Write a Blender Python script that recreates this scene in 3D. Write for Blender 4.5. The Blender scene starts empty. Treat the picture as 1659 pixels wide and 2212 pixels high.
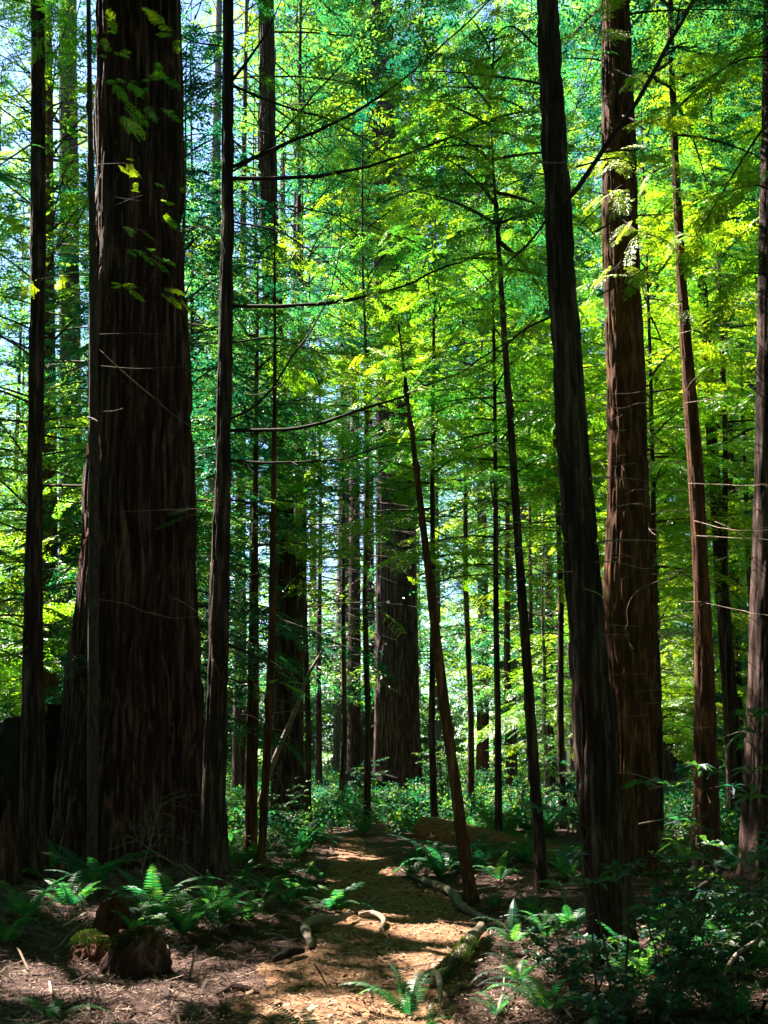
import bpy, math, random
import numpy as np
from mathutils import Vector, Matrix

R = math.radians
scn = bpy.context.scene
COL = scn.collection

# ---------------------------------------------------------------- camera
PW, PH = 1659.0, 2212.0            # picture units used for measuring the photograph
FPX = 2150.0                       # focal length in those units
PITCH = R(4.0)
CY = 1640.0 - FPX * math.tan(PITCH)
CAMZ = 1.6
cam_d = bpy.data.cameras.new('camera')
cam = bpy.data.objects.new('camera', cam_d)
COL.objects.link(cam)
cam.location = (0, 0, CAMZ)
cam.rotation_euler = (R(90) + PITCH, 0, 0)
cam_d.sensor_width = 36.0
cam_d.lens = FPX / PH * 36.0
cam_d.shift_y = (CY - PH / 2) / PH
cam_d.clip_end = 2000
cam_d.clip_start = 0.05
cam_d.dof.use_dof = True
cam_d.dof.focus_distance = 11.5
cam_d.dof.aperture_fstop = 35.0 / 1000 / 0.009
scn.camera = cam

# ---------------------------------------------------------------- sky, sun, exposure
SUN_EL, SUN_AZ = R(49), R(-53)     # ahead of the camera, to the left
SUN = Vector((math.sin(SUN_AZ) * math.cos(SUN_EL), math.cos(SUN_AZ) * math.cos(SUN_EL), math.sin(SUN_EL)))
world = bpy.data.worlds.new('World')
scn.world = world
world.use_nodes = True
wn = world.node_tree
bg = wn.nodes['Background']
sky = wn.nodes.new('ShaderNodeTexSky')
sky.sky_type = 'NISHITA'
sky.sun_disc = False
sky.ozone_density = 6.0
sky.dust_density = 0.3
sky.sun_elevation = SUN_EL
sky.sun_rotation = SUN_AZ
wn.links.new(sky.outputs['Color'], bg.inputs['Color'])
bg.inputs['Strength'].default_value = 0.078
sl = bpy.data.lights.new('sun', 'SUN')
sl.energy = 5.0
sl.angle = R(0.5)
sl.color = (1.0, 0.93, 0.80)
so = bpy.data.objects.new('sun', sl)
COL.objects.link(so)
so.rotation_euler = SUN.to_track_quat('Z', 'Y').to_euler()
scn.view_settings.view_transform = 'Standard'
scn.view_settings.look = 'None'
scn.view_settings.gamma = 1.0
scn.view_settings.exposure = 2.75
cy = scn.cycles
cy.max_bounces = 5
cy.diffuse_bounces = 3
cy.glossy_bounces = 2
cy.transmission_bounces = 3
cy.transparent_max_bounces = 4
cy.sample_clamp_indirect = 4.0
cy.use_denoising = True
cy.denoising_input_passes = 'RGB_ALBEDO_NORMAL'
cy.denoising_prefilter = 'ACCURATE'

rng = np.random.default_rng(7)
random.seed(7)

# ---------------------------------------------------------------- measuring
CP, SP = math.cos(PITCH), math.sin(PITCH)
def unproj(u, v, Y):
    a, b = (u - PW / 2) / FPX, (CY - v) / FPX
    d = (a, CP - SP * b, SP + CP * b)
    s = Y / d[1]
    return Vector((d[0] * s, Y, CAMZ + d[2] * s))
def proj(x, y, z):
    z -= CAMZ
    f = y * CP + z * SP
    g = -y * SP + z * CP
    return PW / 2 + x / f * FPX, CY - g / f * FPX

# ---------------------------------------------------------------- noise
def _h(ix, iy, iz, seed):
    n = (ix.astype(np.int64) * 374761393 + iy.astype(np.int64) * 668265263 + iz.astype(np.int64) * 1274126177 + seed * 974634777) & 0xFFFFFFFF
    n = ((n ^ (n >> 13)) * 1274126177) & 0xFFFFFFFF
    n = ((n ^ (n >> 16)) * 2246822519) & 0xFFFFFFFF
    n = n ^ (n >> 15)
    return n / 2147483648.0 - 1.0
def vn(x, y, z=0.0, seed=0):
    x, y, z = np.broadcast_arrays(np.asarray(x, float), np.asarray(y, float), np.asarray(z, float))
    ix, iy, iz = np.floor(x), np.floor(y), np.floor(z)
    fx, fy, fz = x - ix, y - iy, z - iz
    fx, fy, fz = [f * f * (3 - 2 * f) for f in (fx, fy, fz)]
    r = 0
    for a in (0, 1):
        for b in (0, 1):
            for c in (0, 1):
                w = (fx if a else 1 - fx) * (fy if b else 1 - fy) * (fz if c else 1 - fz)
                r = r + w * _h(ix + a, iy + b, iz + c, seed)
    return r

# ---------------------------------------------------------------- mesh helpers
def mesh_from(name, V, Q, mats, tint=None, smooth=False, midx=None):
    """V (n,3) vertices, Q (m,4) quads."""
    V = np.asarray(V, np.float32).reshape(-1, 3)
    Q = np.asarray(Q, np.int32).reshape(-1, 4)
    me = bpy.data.meshes.new(name)
    me.vertices.add(len(V)); me.vertices.foreach_set('co', V.ravel())
    me.loops.add(Q.size); me.loops.foreach_set('vertex_index', Q.ravel())
    me.polygons.add(len(Q))
    me.polygons.foreach_set('loop_start', np.arange(0, Q.size, 4, dtype=np.int32))
    if midx is not None:
        me.polygons.foreach_set('material_index', np.asarray(midx, np.int32))
    me.polygons.foreach_set('use_smooth', np.full(len(Q), smooth, bool))
    if tint is not None:
        at = me.attributes.new('tint', 'FLOAT', 'FACE')
        at.data.foreach_set('value', np.asarray(tint, np.float32))
    for m in (mats if isinstance(mats, (list, tuple)) else [mats]):
        me.materials.append(m)
    me.update(calc_edges=True)
    return me
def link(name, me, parent=None, loc=None):
    o = bpy.data.objects.new(name, me)
    COL.objects.link(o)
    if parent is not None: o.parent = parent
    if loc is not None: o.location = loc
    return o
def tag(o, label=None, cat=None, group=None, kind=None):
    if label: o['label'] = label
    if cat: o['category'] = cat
    if group: o['group'] = group
    if kind: o['kind'] = kind
    return o
def thing(name, label, cat, loc, group=None, rz=0.0):
    o = link(name, None)
    o.location = loc; o.rotation_euler = (0, 0, rz)
    return tag(o, label, cat, group)

class MB:
    def __init__(s): s.V = []; s.Q = []; s.T = []; s.M = []; s.n = 0
    def add(s, V, Q, t=0.5, m=0):
        V = np.asarray(V, float).reshape(-1, 3); Q = np.asarray(Q, int).reshape(-1, 4)
        s.V.append(V); s.Q.append(Q + s.n); s.n += len(V)
        s.T.append(np.broadcast_to(np.asarray(t, float), (len(Q),)).copy()); s.M.append(np.full(len(Q), m))
    def tube(s, P, r, ns=6, t=0.5, m=0, cap=True):
        P = np.asarray(P, float); n = len(P)
        r = np.broadcast_to(np.asarray(r, float), (n,)).copy()
        T = np.gradient(P, axis=0); T /= np.linalg.norm(T, axis=1)[:, None] + 1e-9
        ref = np.array([0, 0, 1.0]) if abs(T[:, 2]).mean() < 0.8 else np.array([0, 1.0, 0])
        A = np.cross(T, ref); A /= np.linalg.norm(A, axis=1)[:, None] + 1e-9
        B = np.cross(T, A)
        th = np.arange(ns) / ns * 2 * math.pi
        V = P[:, None] + r[:, None, None] * (np.cos(th)[None, :, None] * A[:, None] + np.sin(th)[None, :, None] * B[:, None])
        i = np.arange(n - 1)[:, None] * ns; j = np.arange(ns)[None]; k = (j + 1) % ns
        Q = np.stack([i + j, i + k, i + ns + k, i + ns + j], -1).reshape(-1, 4)
        V = V.reshape(-1, 3)
        if cap and ns == 6:
            e = (n - 1) * ns
            Q = np.vstack([Q, [[0, 5, 4, 3], [0, 3, 2, 1], [e, e + 1, e + 2, e + 3], [e, e + 3, e + 4, e + 5]]])
        s.add(V, Q, t, m)
    def build(s, name, mats, parent=None, smooth=True, off=None, loc=None):
        V = np.vstack(s.V)
        if off is not None: V = V - np.asarray(off, float)
        me = mesh_from(name, V, np.vstack(s.Q), mats, np.concatenate(s.T), smooth, np.concatenate(s.M))
        return link(name, me, parent, loc)

def smooth_line(P, n):
    """Catmull-Rom through the points, n samples."""
    P = np.asarray([tuple(p) for p in P], float)
    if len(P) == 2:
        t = np.linspace(0, 1, n)[:, None]
        return P[0] * (1 - t) + P[1] * t
    E = np.vstack([2 * P[0] - P[1], P, 2 * P[-1] - P[-2]])
    out = []
    for t in np.linspace(0, len(P) - 1 - 1e-6, n):
        i = int(t); f = t - i
        a, b, c, d = E[i], E[i + 1], E[i + 2], E[i + 3]
        out.append(0.5 * ((2 * b) + (-a + c) * f + (2 * a - 5 * b + 4 * c - d) * f * f + (-a + 3 * b - 3 * c + d) * f ** 3))
    return np.array(out)

# ---------------------------------------------------------------- materials
def new_mat(name):
    m = bpy.data.materials.new(name); m.use_nodes = True
    nt = m.node_tree; nt.nodes.clear()
    return m, nt, nt.nodes.new, nt.links.new
def leaf_mat(name, cols, trans, gloss=0.12, rough=0.35, tshare=0.55, back=None):
    m, nt, N, L = new_mat(name)
    at = N('ShaderNodeAttribute'); at.attribute_name = 'tint'
    oi = N('ShaderNodeObjectInfo')
    ma = N('ShaderNodeMath'); ma.operation = 'MULTIPLY_ADD'; ma.inputs[1].default_value = 0.36; ma.inputs[2].default_value = -0.18
    L(oi.outputs['Random'], ma.inputs[0])
    ad = N('ShaderNodeMath'); ad.operation = 'ADD'; ad.use_clamp = True
    L(at.outputs['Fac'], ad.inputs[0]); L(ma.outputs[0], ad.inputs[1])
    def ramp(cs):
        r = N('ShaderNodeValToRGB'); e = r.color_ramp.elements
        while len(e) < len(cs): e.new(0.5)
        for i, c in enumerate(cs):
            e[i].position = i / (len(cs) - 1); e[i].color = (*c, 1)
        L(ad.outputs[0], r.inputs['Fac']); return r
    ra, rb = ramp(cols), ramp(trans)
    d = N('ShaderNodeBsdfDiffuse'); t = N('ShaderNodeBsdfTranslucent'); g = N('ShaderNodeBsdfGlossy')
    L(ra.outputs[0], d.inputs['Color']); L(rb.outputs[0], t.inputs['Color'])
    g.inputs['Roughness'].default_value = rough
    mx = N('ShaderNodeMixShader'); mx.inputs[0].default_value = tshare
    L(d.outputs[0], mx.inputs[1]); L(t.outputs[0], mx.inputs[2])
    m2 = N('ShaderNodeMixShader')
    lw = N('ShaderNodeLayerWeight'); lw.inputs['Blend'].default_value = 0.25
    mg = N('ShaderNodeMath'); mg.operation = 'MULTIPLY_ADD'; mg.inputs[1].default_value = gloss * 2.2; mg.inputs[2].default_value = gloss * 0.35
    L(lw.outputs['Fresnel'], mg.inputs[0]); L(mg.outputs[0], m2.inputs[0])
    L(mx.outputs[0], m2.inputs[1]); L(g.outputs[0], m2.inputs[2])
    o = N('ShaderNodeOutputMaterial'); L(m2.outputs[0], o.inputs['Surface'])
    return m
def rough_mat(name, cols, scale=(6, 6, 0.7), bump=0.4, dist=0.02, rough=0.9, detail=8, tint_amt=0.0, fine=14.0, spec=0.2):
    m, nt, N, L = new_mat(name)
    tc = N('ShaderNodeTexCoord'); mp = N('ShaderNodeMapping'); mp.inputs['Scale'].default_value = scale
    L(tc.outputs['Object'], mp.inputs['Vector'])
    n1 = N('ShaderNodeTexNoise'); n1.inputs['Scale'].default_value = 1.0; n1.inputs['Detail'].default_value = detail; n1.inputs['Roughness'].default_value = 0.65
    L(mp.outputs[0], n1.inputs['Vector'])
    n2 = N('ShaderNodeTexNoise'); n2.inputs['Scale'].default_value = fine; n2.inputs['Detail'].default_value = 4
    L(mp.outputs[0], n2.inputs['Vector'])
    r = N('ShaderNodeValToRGB'); e = r.color_ramp.elements
    while len(e) < len(cols): e.new(0.5)
    for i, c in enumerate(cols):
        e[i].position = 0.28 + 0.44 * i / (len(cols) - 1); e[i].color = (*c, 1)
    fac = n1.outputs['Fac']
    if tint_amt:
        at = N('ShaderNodeAttribute'); at.attribute_name = 'tint'
        a = N('ShaderNodeMath'); a.operation = 'MULTIPLY_ADD'; a.inputs[1].default_value = tint_amt; a.inputs[2].default_value = -tint_amt / 2
        L(at.outputs['Fac'], a.inputs[0])
        b = N('ShaderNodeMath'); b.operation = 'ADD'; L(a.outputs[0], b.inputs[0]); L(fac, b.inputs[1]); fac = b.outputs[0]
    L(fac, r.inputs['Fac'])
    bs = N('ShaderNodeBsdfPrincipled'); bs.inputs['Roughness'].default_value = rough
    bs.inputs['Specular IOR Level'].default_value = spec
    L(r.outputs[0], bs.inputs['Base Color'])
    ad = N('ShaderNodeMath'); ad.operation = 'MULTIPLY_ADD'; ad.inputs[1].default_value = 0.5
    L(n2.outputs['Fac'], ad.inputs[0]); L(n1.outputs['Fac'], ad.inputs[2])
    bp = N('ShaderNodeBump'); bp.inputs['Strength'].default_value = bump; bp.inputs['Distance'].default_value = dist
    L(ad.outputs[0], bp.inputs['Height']); L(bp.outputs[0], bs.inputs['Normal'])
    o = N('ShaderNodeOutputMaterial'); L(bs.outputs[0], o.inputs['Surface'])
    return m

M = {}
M['redwood'] = rough_mat('redwood_bark', [(0.007, 0.003, 0.003), (0.050, 0.019, 0.017), (0.27, 0.125, 0.105)], (14, 14, 0.9), 0.9, 0.03)
M['redbark'] = rough_mat('red_brown_bark', [(0.014, 0.005, 0.003), (0.085, 0.032, 0.016), (0.30, 0.13, 0.065)], (16, 16, 2.0), 0.9, 0.02)
M['darkbark'] = rough_mat('dark_bark', [(0.006, 0.0035, 0.0035), (0.038, 0.018, 0.015), (0.20, 0.122, 0.10)], (16, 16, 1.5), 0.9, 0.02)
M['greybark'] = rough_mat('grey_brown_bark', [(0.05, 0.040, 0.032), (0.11, 0.095, 0.08), (0.19, 0.18, 0.155)], (16, 16, 1.3), 0.9, 0.02)
M['thinbark'] = rough_mat('smooth_sapling_bark', [(0.022, 0.013, 0.010), (0.060, 0.038, 0.030), (0.12, 0.085, 0.068)], (30, 30, 7), 0.5, 0.004)
M['branch'] = rough_mat('branch_bark', [(0.03, 0.020, 0.014), (0.06, 0.042, 0.032), (0.10, 0.078, 0.06)], (20, 20, 20), 0.5, 0.004)
M['deadtwig'] = rough_mat('dead_twig_wood', [(0.10, 0.068, 0.048), (0.21, 0.15, 0.11), (0.36, 0.28, 0.21)], (15, 15, 15), 0.4, 0.003)
M['deadwood'] = rough_mat('weathered_deadwood', [(0.08, 0.055, 0.042), (0.19, 0.145, 0.11), (0.30, 0.25, 0.20)], (12, 12, 12), 0.7, 0.01)
M['burnt'] = rough_mat('charred_wood', [(0.008, 0.006, 0.006), (0.022, 0.015, 0.013), (0.05, 0.032, 0.025)], (10, 10, 3), 1.0, 0.03)
M['rotten'] = rough_mat('rotten_red_wood', [(0.03, 0.010, 0.006), (0.08, 0.026, 0.015), (0.15, 0.055, 0.03)], (18, 18, 2), 0.9, 0.02)
M['logwood'] = rough_mat('orange_log_wood', [(0.10, 0.045, 0.02), (0.24, 0.12, 0.055), (0.36, 0.20, 0.10)], (2.2, 20, 20), 1.0, 0.03)
M['moss'] = rough_mat('moss', [(0.02, 0.045, 0.008), (0.055, 0.105, 0.016), (0.11, 0.16, 0.03)], (30, 30, 30), 1.0, 0.02)
M['needle'] = leaf_mat('conifer_needles', [(0.003, 0.040, 0.044), (0.007, 0.058, 0.038), (0.05, 0.10, 0.010)],  # low-end teal puts the hue of skylit shade into the needles
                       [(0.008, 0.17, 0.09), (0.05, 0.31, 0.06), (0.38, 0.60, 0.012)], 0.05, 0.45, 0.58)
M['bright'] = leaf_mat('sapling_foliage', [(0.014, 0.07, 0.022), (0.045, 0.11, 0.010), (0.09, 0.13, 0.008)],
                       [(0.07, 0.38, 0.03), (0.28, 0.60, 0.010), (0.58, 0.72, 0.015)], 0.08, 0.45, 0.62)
M['broad'] = leaf_mat('glossy_broad_leaves', [(0.004, 0.040, 0.050), (0.009, 0.055, 0.048), (0.03, 0.08, 0.02)],  # skylight teal is put into the darker leaf tones
                      [(0.015, 0.15, 0.07), (0.06, 0.25, 0.03), (0.25, 0.42, 0.02)], 0.035, 0.5, 0.42)
M['fern'] = leaf_mat('fern_leaf', [(0.004, 0.050, 0.042), (0.012, 0.070, 0.028), (0.07, 0.12, 0.012)],
                     [(0.006, 0.17, 0.10), (0.04, 0.29, 0.05), (0.36, 0.52, 0.015)], 0.025, 0.55, 0.52)
M['mosstuft'] = leaf_mat('moss_tufts', [(0.012, 0.028, 0.006), (0.03, 0.055, 0.009), (0.07, 0.09, 0.016)], [(0.02, 0.05, 0.006), (0.05, 0.09, 0.008), (0.10, 0.14, 0.012)], 0.005, 0.8, 0.25)
M['deadfern'] = leaf_mat('dead_fern', [(0.10, 0.05, 0.02), (0.17, 0.09, 0.035), (0.22, 0.13, 0.05)],
                         [(0.16, 0.08, 0.02), (0.28, 0.15, 0.04), (0.35, 0.2, 0.06)], 0.03, 0.6, 0.4)
M['duff'] = rough_mat('forest_duff', [(0.024, 0.010, 0.009), (0.062, 0.029, 0.023), (0.13, 0.07, 0.054)], (9, 9, 9), 1.0, 0.03, fine=9.0, detail=10)
M['trail'] = rough_mat('wood_chip_trail', [(0.09, 0.040, 0.021), (0.22, 0.105, 0.055), (0.38, 0.21, 0.115)], (14, 14, 14), 1.0, 0.02, fine=7.0, detail=10)
M['litter'] = rough_mat('litter_pieces', [(0.03, 0.015, 0.012), (0.10, 0.056, 0.042), (0.30, 0.21, 0.165)], (3, 3, 3), 0.2, 0.002, tint_amt=0.55)
M['chips'] = rough_mat('chip_pieces', [(0.06, 0.030, 0.018), (0.22, 0.125, 0.075), (0.46, 0.31, 0.20)], (3, 3, 3), 0.2, 0.002, tint_amt=0.55)
M['dirt'] = rough_mat('woodland_floor', [(0.02, 0.015, 0.010), (0.045, 0.035, 0.022), (0.075, 0.06, 0.035)], (1.2, 1.2, 1.2), 0.6, 0.08)

# ---------------------------------------------------------------- ground
def gz(x, y):
    x, y = np.asarray(x, float), np.asarray(y, float)
    z = 0.06 * vn(x * 0.5, y * 0.5, 0, 3) + 0.03 * vn(x * 1.7, y * 1.7, 0, 4)
    # bank to the left of the trail, gentle rise on the right
    cx = np.interp(y, TR_Y, TR_L)
    d = cx - x
    z = z + 0.30 * np.exp(-((y - 11.6) / 2.6) ** 2) * np.clip(d / 1.1, 0, 1) ** 1.3 * np.exp(-np.clip(d - 1.6, 0, 9) * 0.25)
    cr = np.interp(y, TR_Y, TR_R)
    z = z + 0.10 * np.clip((x - cr) / 1.2, 0, 1)
    z = z + 0.012 * np.clip(y - 24, 0, 80)
    z = z - 0.03 * np.exp(-((x - (cx + cr) / 2) / 0.5) ** 2) * (y < 22)
    return z
def flat(u, v, z=0.0):
    b = (CY - v) / FPX
    s = (z - CAMZ) / (SP + CP * b)
    return (u - PW / 2) / FPX * s, (CP - SP * b) * s
TRAIL = [(2330, 380, 1030), (2212, 470, 1010), (2100, 560, 1000), (2045, 640, 1035), (2000, 705, 1050), (1960, 712, 1000),
         (1930, 695, 950), (1900, 695, 895), (1870, 700, 855), (1845, 712, 825), (1825, 728, 795), (1812, 742, 785)]
tl = [(flat(l, v)[1], flat(l, v)[0], flat(r, v)[0]) for v, l, r in TRAIL]
TR_Y = np.array([-10, 2.0] + [t[0] for t in tl] + [tl[-1][0] + 3, 60])
TR_L = np.array([-1.6, -1.3] + [t[1] for t in tl] + [tl[-1][1] - 1.6, -10])
TR_R = np.array([0.2, 0.4] + [t[2] for t in tl] + [tl[-1][2] - 1.8, -9.8])
def ground_hit(u, v):
    z = 0.0
    for _ in range(8):
        x, y = flat(u, v, z); z = 0.5 * z + 0.5 * float(gz(x, y))
    return x, y, z

def axis(parts):
    a = []
    for lo, hi, st in parts: a.append(np.arange(lo, hi, st))
    return np.concatenate(a + [[parts[-1][1]]])
xs = axis([(-400, -60, 20), (-60, -12, 2), (-12, -5.5, 0.3), (-5.5, 5.5, 0.07), (5.5, 12, 0.3), (12, 60, 2), (60, 400, 20)])
ys = axis([(-40, 3, 1.5), (3, 17, 0.07), (17, 30, 0.25), (30, 100, 2), (100, 700, 30)])
X, Y = np.meshgrid(xs, ys)
Z = gz(X, Y)
near = np.clip((24 - Y) / 6, 0, 1)
Z = Z + near * (0.018 * vn(X * 6, Y * 6, 0, 11) + 0.010 * vn(X * 14, Y * 14, 0, 12))
nx = len(xs)
i = np.arange(len(ys) - 1)[:, None] * nx; j = np.arange(nx - 1)[None]
Q = np.stack([i + j, i + j + 1, i + nx + j + 1, i + nx + j], -1).reshape(-1, 4)
g = link('ground', mesh_from('ground', np.stack([X, Y, Z], -1).reshape(-1, 3), Q, M['duff'], None, True))
tag(g, 'dark brown forest floor of needles and duff', None, None, 'structure')

# trail: ragged-edged sheet draped just above the duff
yy = np.arange(2.2, tl[-1][0] + 1.8, 0.07); nn = 34
lft = np.interp(yy, TR_Y, TR_L) + 0.10 * vn(yy * 2.2, 0, 0, 21) + 0.05 * vn(yy * 8, 0, 0, 22)
rgt = np.interp(yy, TR_Y, TR_R) + 0.10 * vn(yy * 2.2, 5, 0, 23) + 0.05 * vn(yy * 8, 5, 0, 24)
t = np.linspace(0, 1, nn)[None]
X = lft[:, None] * (1 - t) + rgt[:, None] * t; Y = np.broadcast_to(yy[:, None], X.shape)
Z = gz(X, Y) + 0.018 * vn(X * 6, Y * 6, 0, 11) + 0.010 * vn(X * 14, Y * 14, 0, 12) + 0.012
edge = np.minimum(t, 1 - t) * (rgt - lft)[:, None]
Z = Z - 0.03 * np.clip(1 - edge / 0.06, 0, 1)
i = np.arange(len(yy) - 1)[:, None] * nn; j = np.arange(nn - 1)[None]
Q = np.stack([i + j, i + j + 1, i + nn + j + 1, i + nn + j], -1).reshape(-1, 4)
g = link('path', mesh_from('path', np.stack([X, Y, Z], -1).reshape(-1, 3), Q, M['trail'], None, True))
tag(g, 'wood chip trail winding away between the trees', None, None, 'structure')

def scatter_bits(name, n, lo, hi, pick, mat, label, size, slim, seed):
    r = np.random.default_rng(seed)
    y = lo + (hi - lo) * r.random(n) ** 1.5
    x = (r.random(n) - 0.5) * (y * 0.90 + 1.0)
    l = np.interp(y, TR_Y, TR_L); rr = np.interp(y, TR_Y, TR_R)
    ins = (x > l - 0.05) & (x < rr + 0.05)
    keep = ins if pick == 'in' else (~ins | (r.random(n) < 0.12))
    x, y = x[keep], y[keep]; n = len(x)
    z = gz(x, y) + 0.018 * vn(x * 6, y * 6, 0, 11) + 0.010 * vn(x * 14, y * 14, 0, 12) + 0.014
    a = r.random(n) * math.pi * 2; tilt = r.normal(0, 0.22, n)
    ln = size * np.exp(r.normal(0, 0.45, n)); w = ln * slim * (0.5 + r.random(n))
    dx = np.stack([np.cos(a) * np.cos(tilt), np.sin(a) * np.cos(tilt), np.sin(tilt)], -1)
    sd = np.stack([-np.sin(a), np.cos(a), r.normal(0, 0.35, n)], -1)
    c = np.stack([x, y, z + 0.004 + np.abs(np.sin(tilt)) * ln * 0.4], -1)
    bend = (r.random(n) - 0.5)[:, None] * sd * ln[:, None] * 0.3
    P = [c - dx * ln[:, None] / 2 - sd * w[:, None] / 2, c - dx * ln[:, None] / 2 * 0.8 + sd * w[:, None] / 2,
         c + dx * ln[:, None] / 2 + sd * w[:, None] / 2 + bend, c + dx * ln[:, None] / 2 * 0.9 - sd * w[:, None] / 2 + bend]
    V = np.stack(P, 1).reshape(-1, 3)
    o = link(name, mesh_from(name, V, np.arange(len(V)).reshape(-1, 4), mat, r.random(n) ** 1.4))
    return tag(o, label, None, None, 'stuff')
scatter_bits('wood_chips', 130000, 4.8, 20, 'in', M['chips'], 'pale wood chips strewn along the trail', 0.019, 0.38, 5)
scatter_bits('needle_litter', 150000, 4.8, 18, 'out', M['litter'], 'fallen needles and bark flakes on the duff', 0.036, 0.12, 6)
scatter_bits('twig_litter', 2600, 4.8, 17, 'out', M['litter'], 'broken twigs strewn over the duff', 0.20, 0.035, 8)

# ---------------------------------------------------------------- foliage templates
def leaflet(p, ang, ln, w, z=0.0, fold=0.0):
    """diamond leaf lying near the xy plane from point p in direction ang."""
    d = np.array([math.cos(ang), math.sin(ang), 0.0]); s = np.array([-d[1], d[0], 0.0])
    p = np.array([p[0], p[1], z])
    m = p + d * ln * 0.45
    return [p, m + s * w / 2 + [0, 0, fold], p + d * ln + [0, 0, -ln * 0.12], m - s * w / 2 + [0, 0, -fold]]
def spray_template(ns, nl, seed, ll, lw, ang=52):
    r = random.Random(seed); out = []
    for k in range(ns):
        s = (k + 0.5) / ns
        for sd in (-1, 1):
            if r.random() < 0.08: continue
            a = sd * math.radians(ang + r.uniform(-10, 10)) * (1 - 0.35 * s)
            L = (0.46 * (1 - s) ** 0.7 * min(1, 0.55 + s * 1.5) + 0.07) * r.uniform(0.75, 1.15)
            b = (s + r.uniform(-.02, .02), 0)
            for q in range(nl):
                f = (q + 0.4) / nl
                p = (b[0] + math.cos(a) * L * f, b[1] + math.sin(a) * L * f)
                z = -0.22 * p[0] ** 2 - 0.5 * p[1] ** 2 + r.uniform(-.015, .015)
                if nl <= 3:
                    out.append(leaflet(p, a + r.uniform(-.5, .5), ll * r.uniform(.8, 1.2), lw * r.uniform(.8, 1.2), z, lw * r.uniform(-.4, .4)))
                else:
                    for h in (-1, 1):
                        out.append(leaflet(p, a + h * r.uniform(.6, 1.0), ll * r.uniform(.7, 1.15) * (1 - 0.4 * f), lw * r.uniform(.8, 1.2), z, lw * r.uniform(-.4, .4)))
    for k in range(max(3, ns // 2)):
        s = 0.75 + 0.25 * k / max(3, ns // 2)
        out.append(leaflet((s, 0), r.uniform(-.5, .5), ll, lw, -0.22 * s * s))
    return np.array(out)
SP_C = [spray_template(6, 3, s, 0.17, 0.055) for s in (1, 2, 3)]          # coarse, for far crowns
SP_M = [spray_template(7, 5, s, 0.115, 0.034) for s in (4, 5, 6)]         # medium
SP_F = [spray_template(9, 8, s, 0.085, 0.026) for s in (7, 8, 9)]         # fine, near the camera
def bough_template(seed, n, ll, lw):
    """a flat twiggy bough of small oval leaves (huckleberry, tanoak, maple)"""
    r = random.Random(seed); out = []
    for k in range(n):
        s = r.random(); y = r.uniform(-.45, .45) * (1 - s * .6)
        out.append(leaflet((s, y), r.uniform(-1.4, 1.4), ll * r.uniform(.7, 1.3), lw * r.uniform(.7, 1.2), r.uniform(-.14, .14), lw * r.uniform(-.9, .9)))
    return np.array(out)
SP_B = [bough_template(s, 34, 0.16, 0.09) for s in (11, 12, 13)]
SP_B2 = [bough_template(s, 60, 0.10, 0.05) for s in (14, 15, 16)]

def place_sprays(temps, P, D, U, S, r, T0):
    """stamp spray templates: P positions, D directions, U approx up vectors, S sizes, T0 tints"""
    P, D, U, S, T0 = [np.asarray(a, float) for a in (P, D, U, S, T0)]
    D = D / np.linalg.norm(D, axis=1)[:, None]
    Yv = np.cross(U, D); Yv /= np.linalg.norm(Yv, axis=1)[:, None] + 1e-9
    Zv = np.cross(D, Yv)
    pick = r.integers(0, len(temps), len(P)); Vs, Ts = [], []
    for k, T in enumerate(temps):
        m = pick == k
        if not m.any(): continue
        V = (P[m][:, None, None] + S[m][:, None, None, None] * (T[None, ..., 0:1] * D[m][:, None, None] + T[None, ..., 1:2] * Yv[m][:, None, None] + T[None, ..., 2:3] * Zv[m][:, None, None]))
        n = V.shape[0] * V.shape[1]
        Vs.append(V.reshape(-1, 3)); Ts.append(np.repeat(T0[m], V.shape[1]) + r.normal(0, 0.09, n))
    V = np.vstack(Vs)
    return V, np.arange(len(V)).reshape(-1, 4), np.concatenate(Ts)

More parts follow.
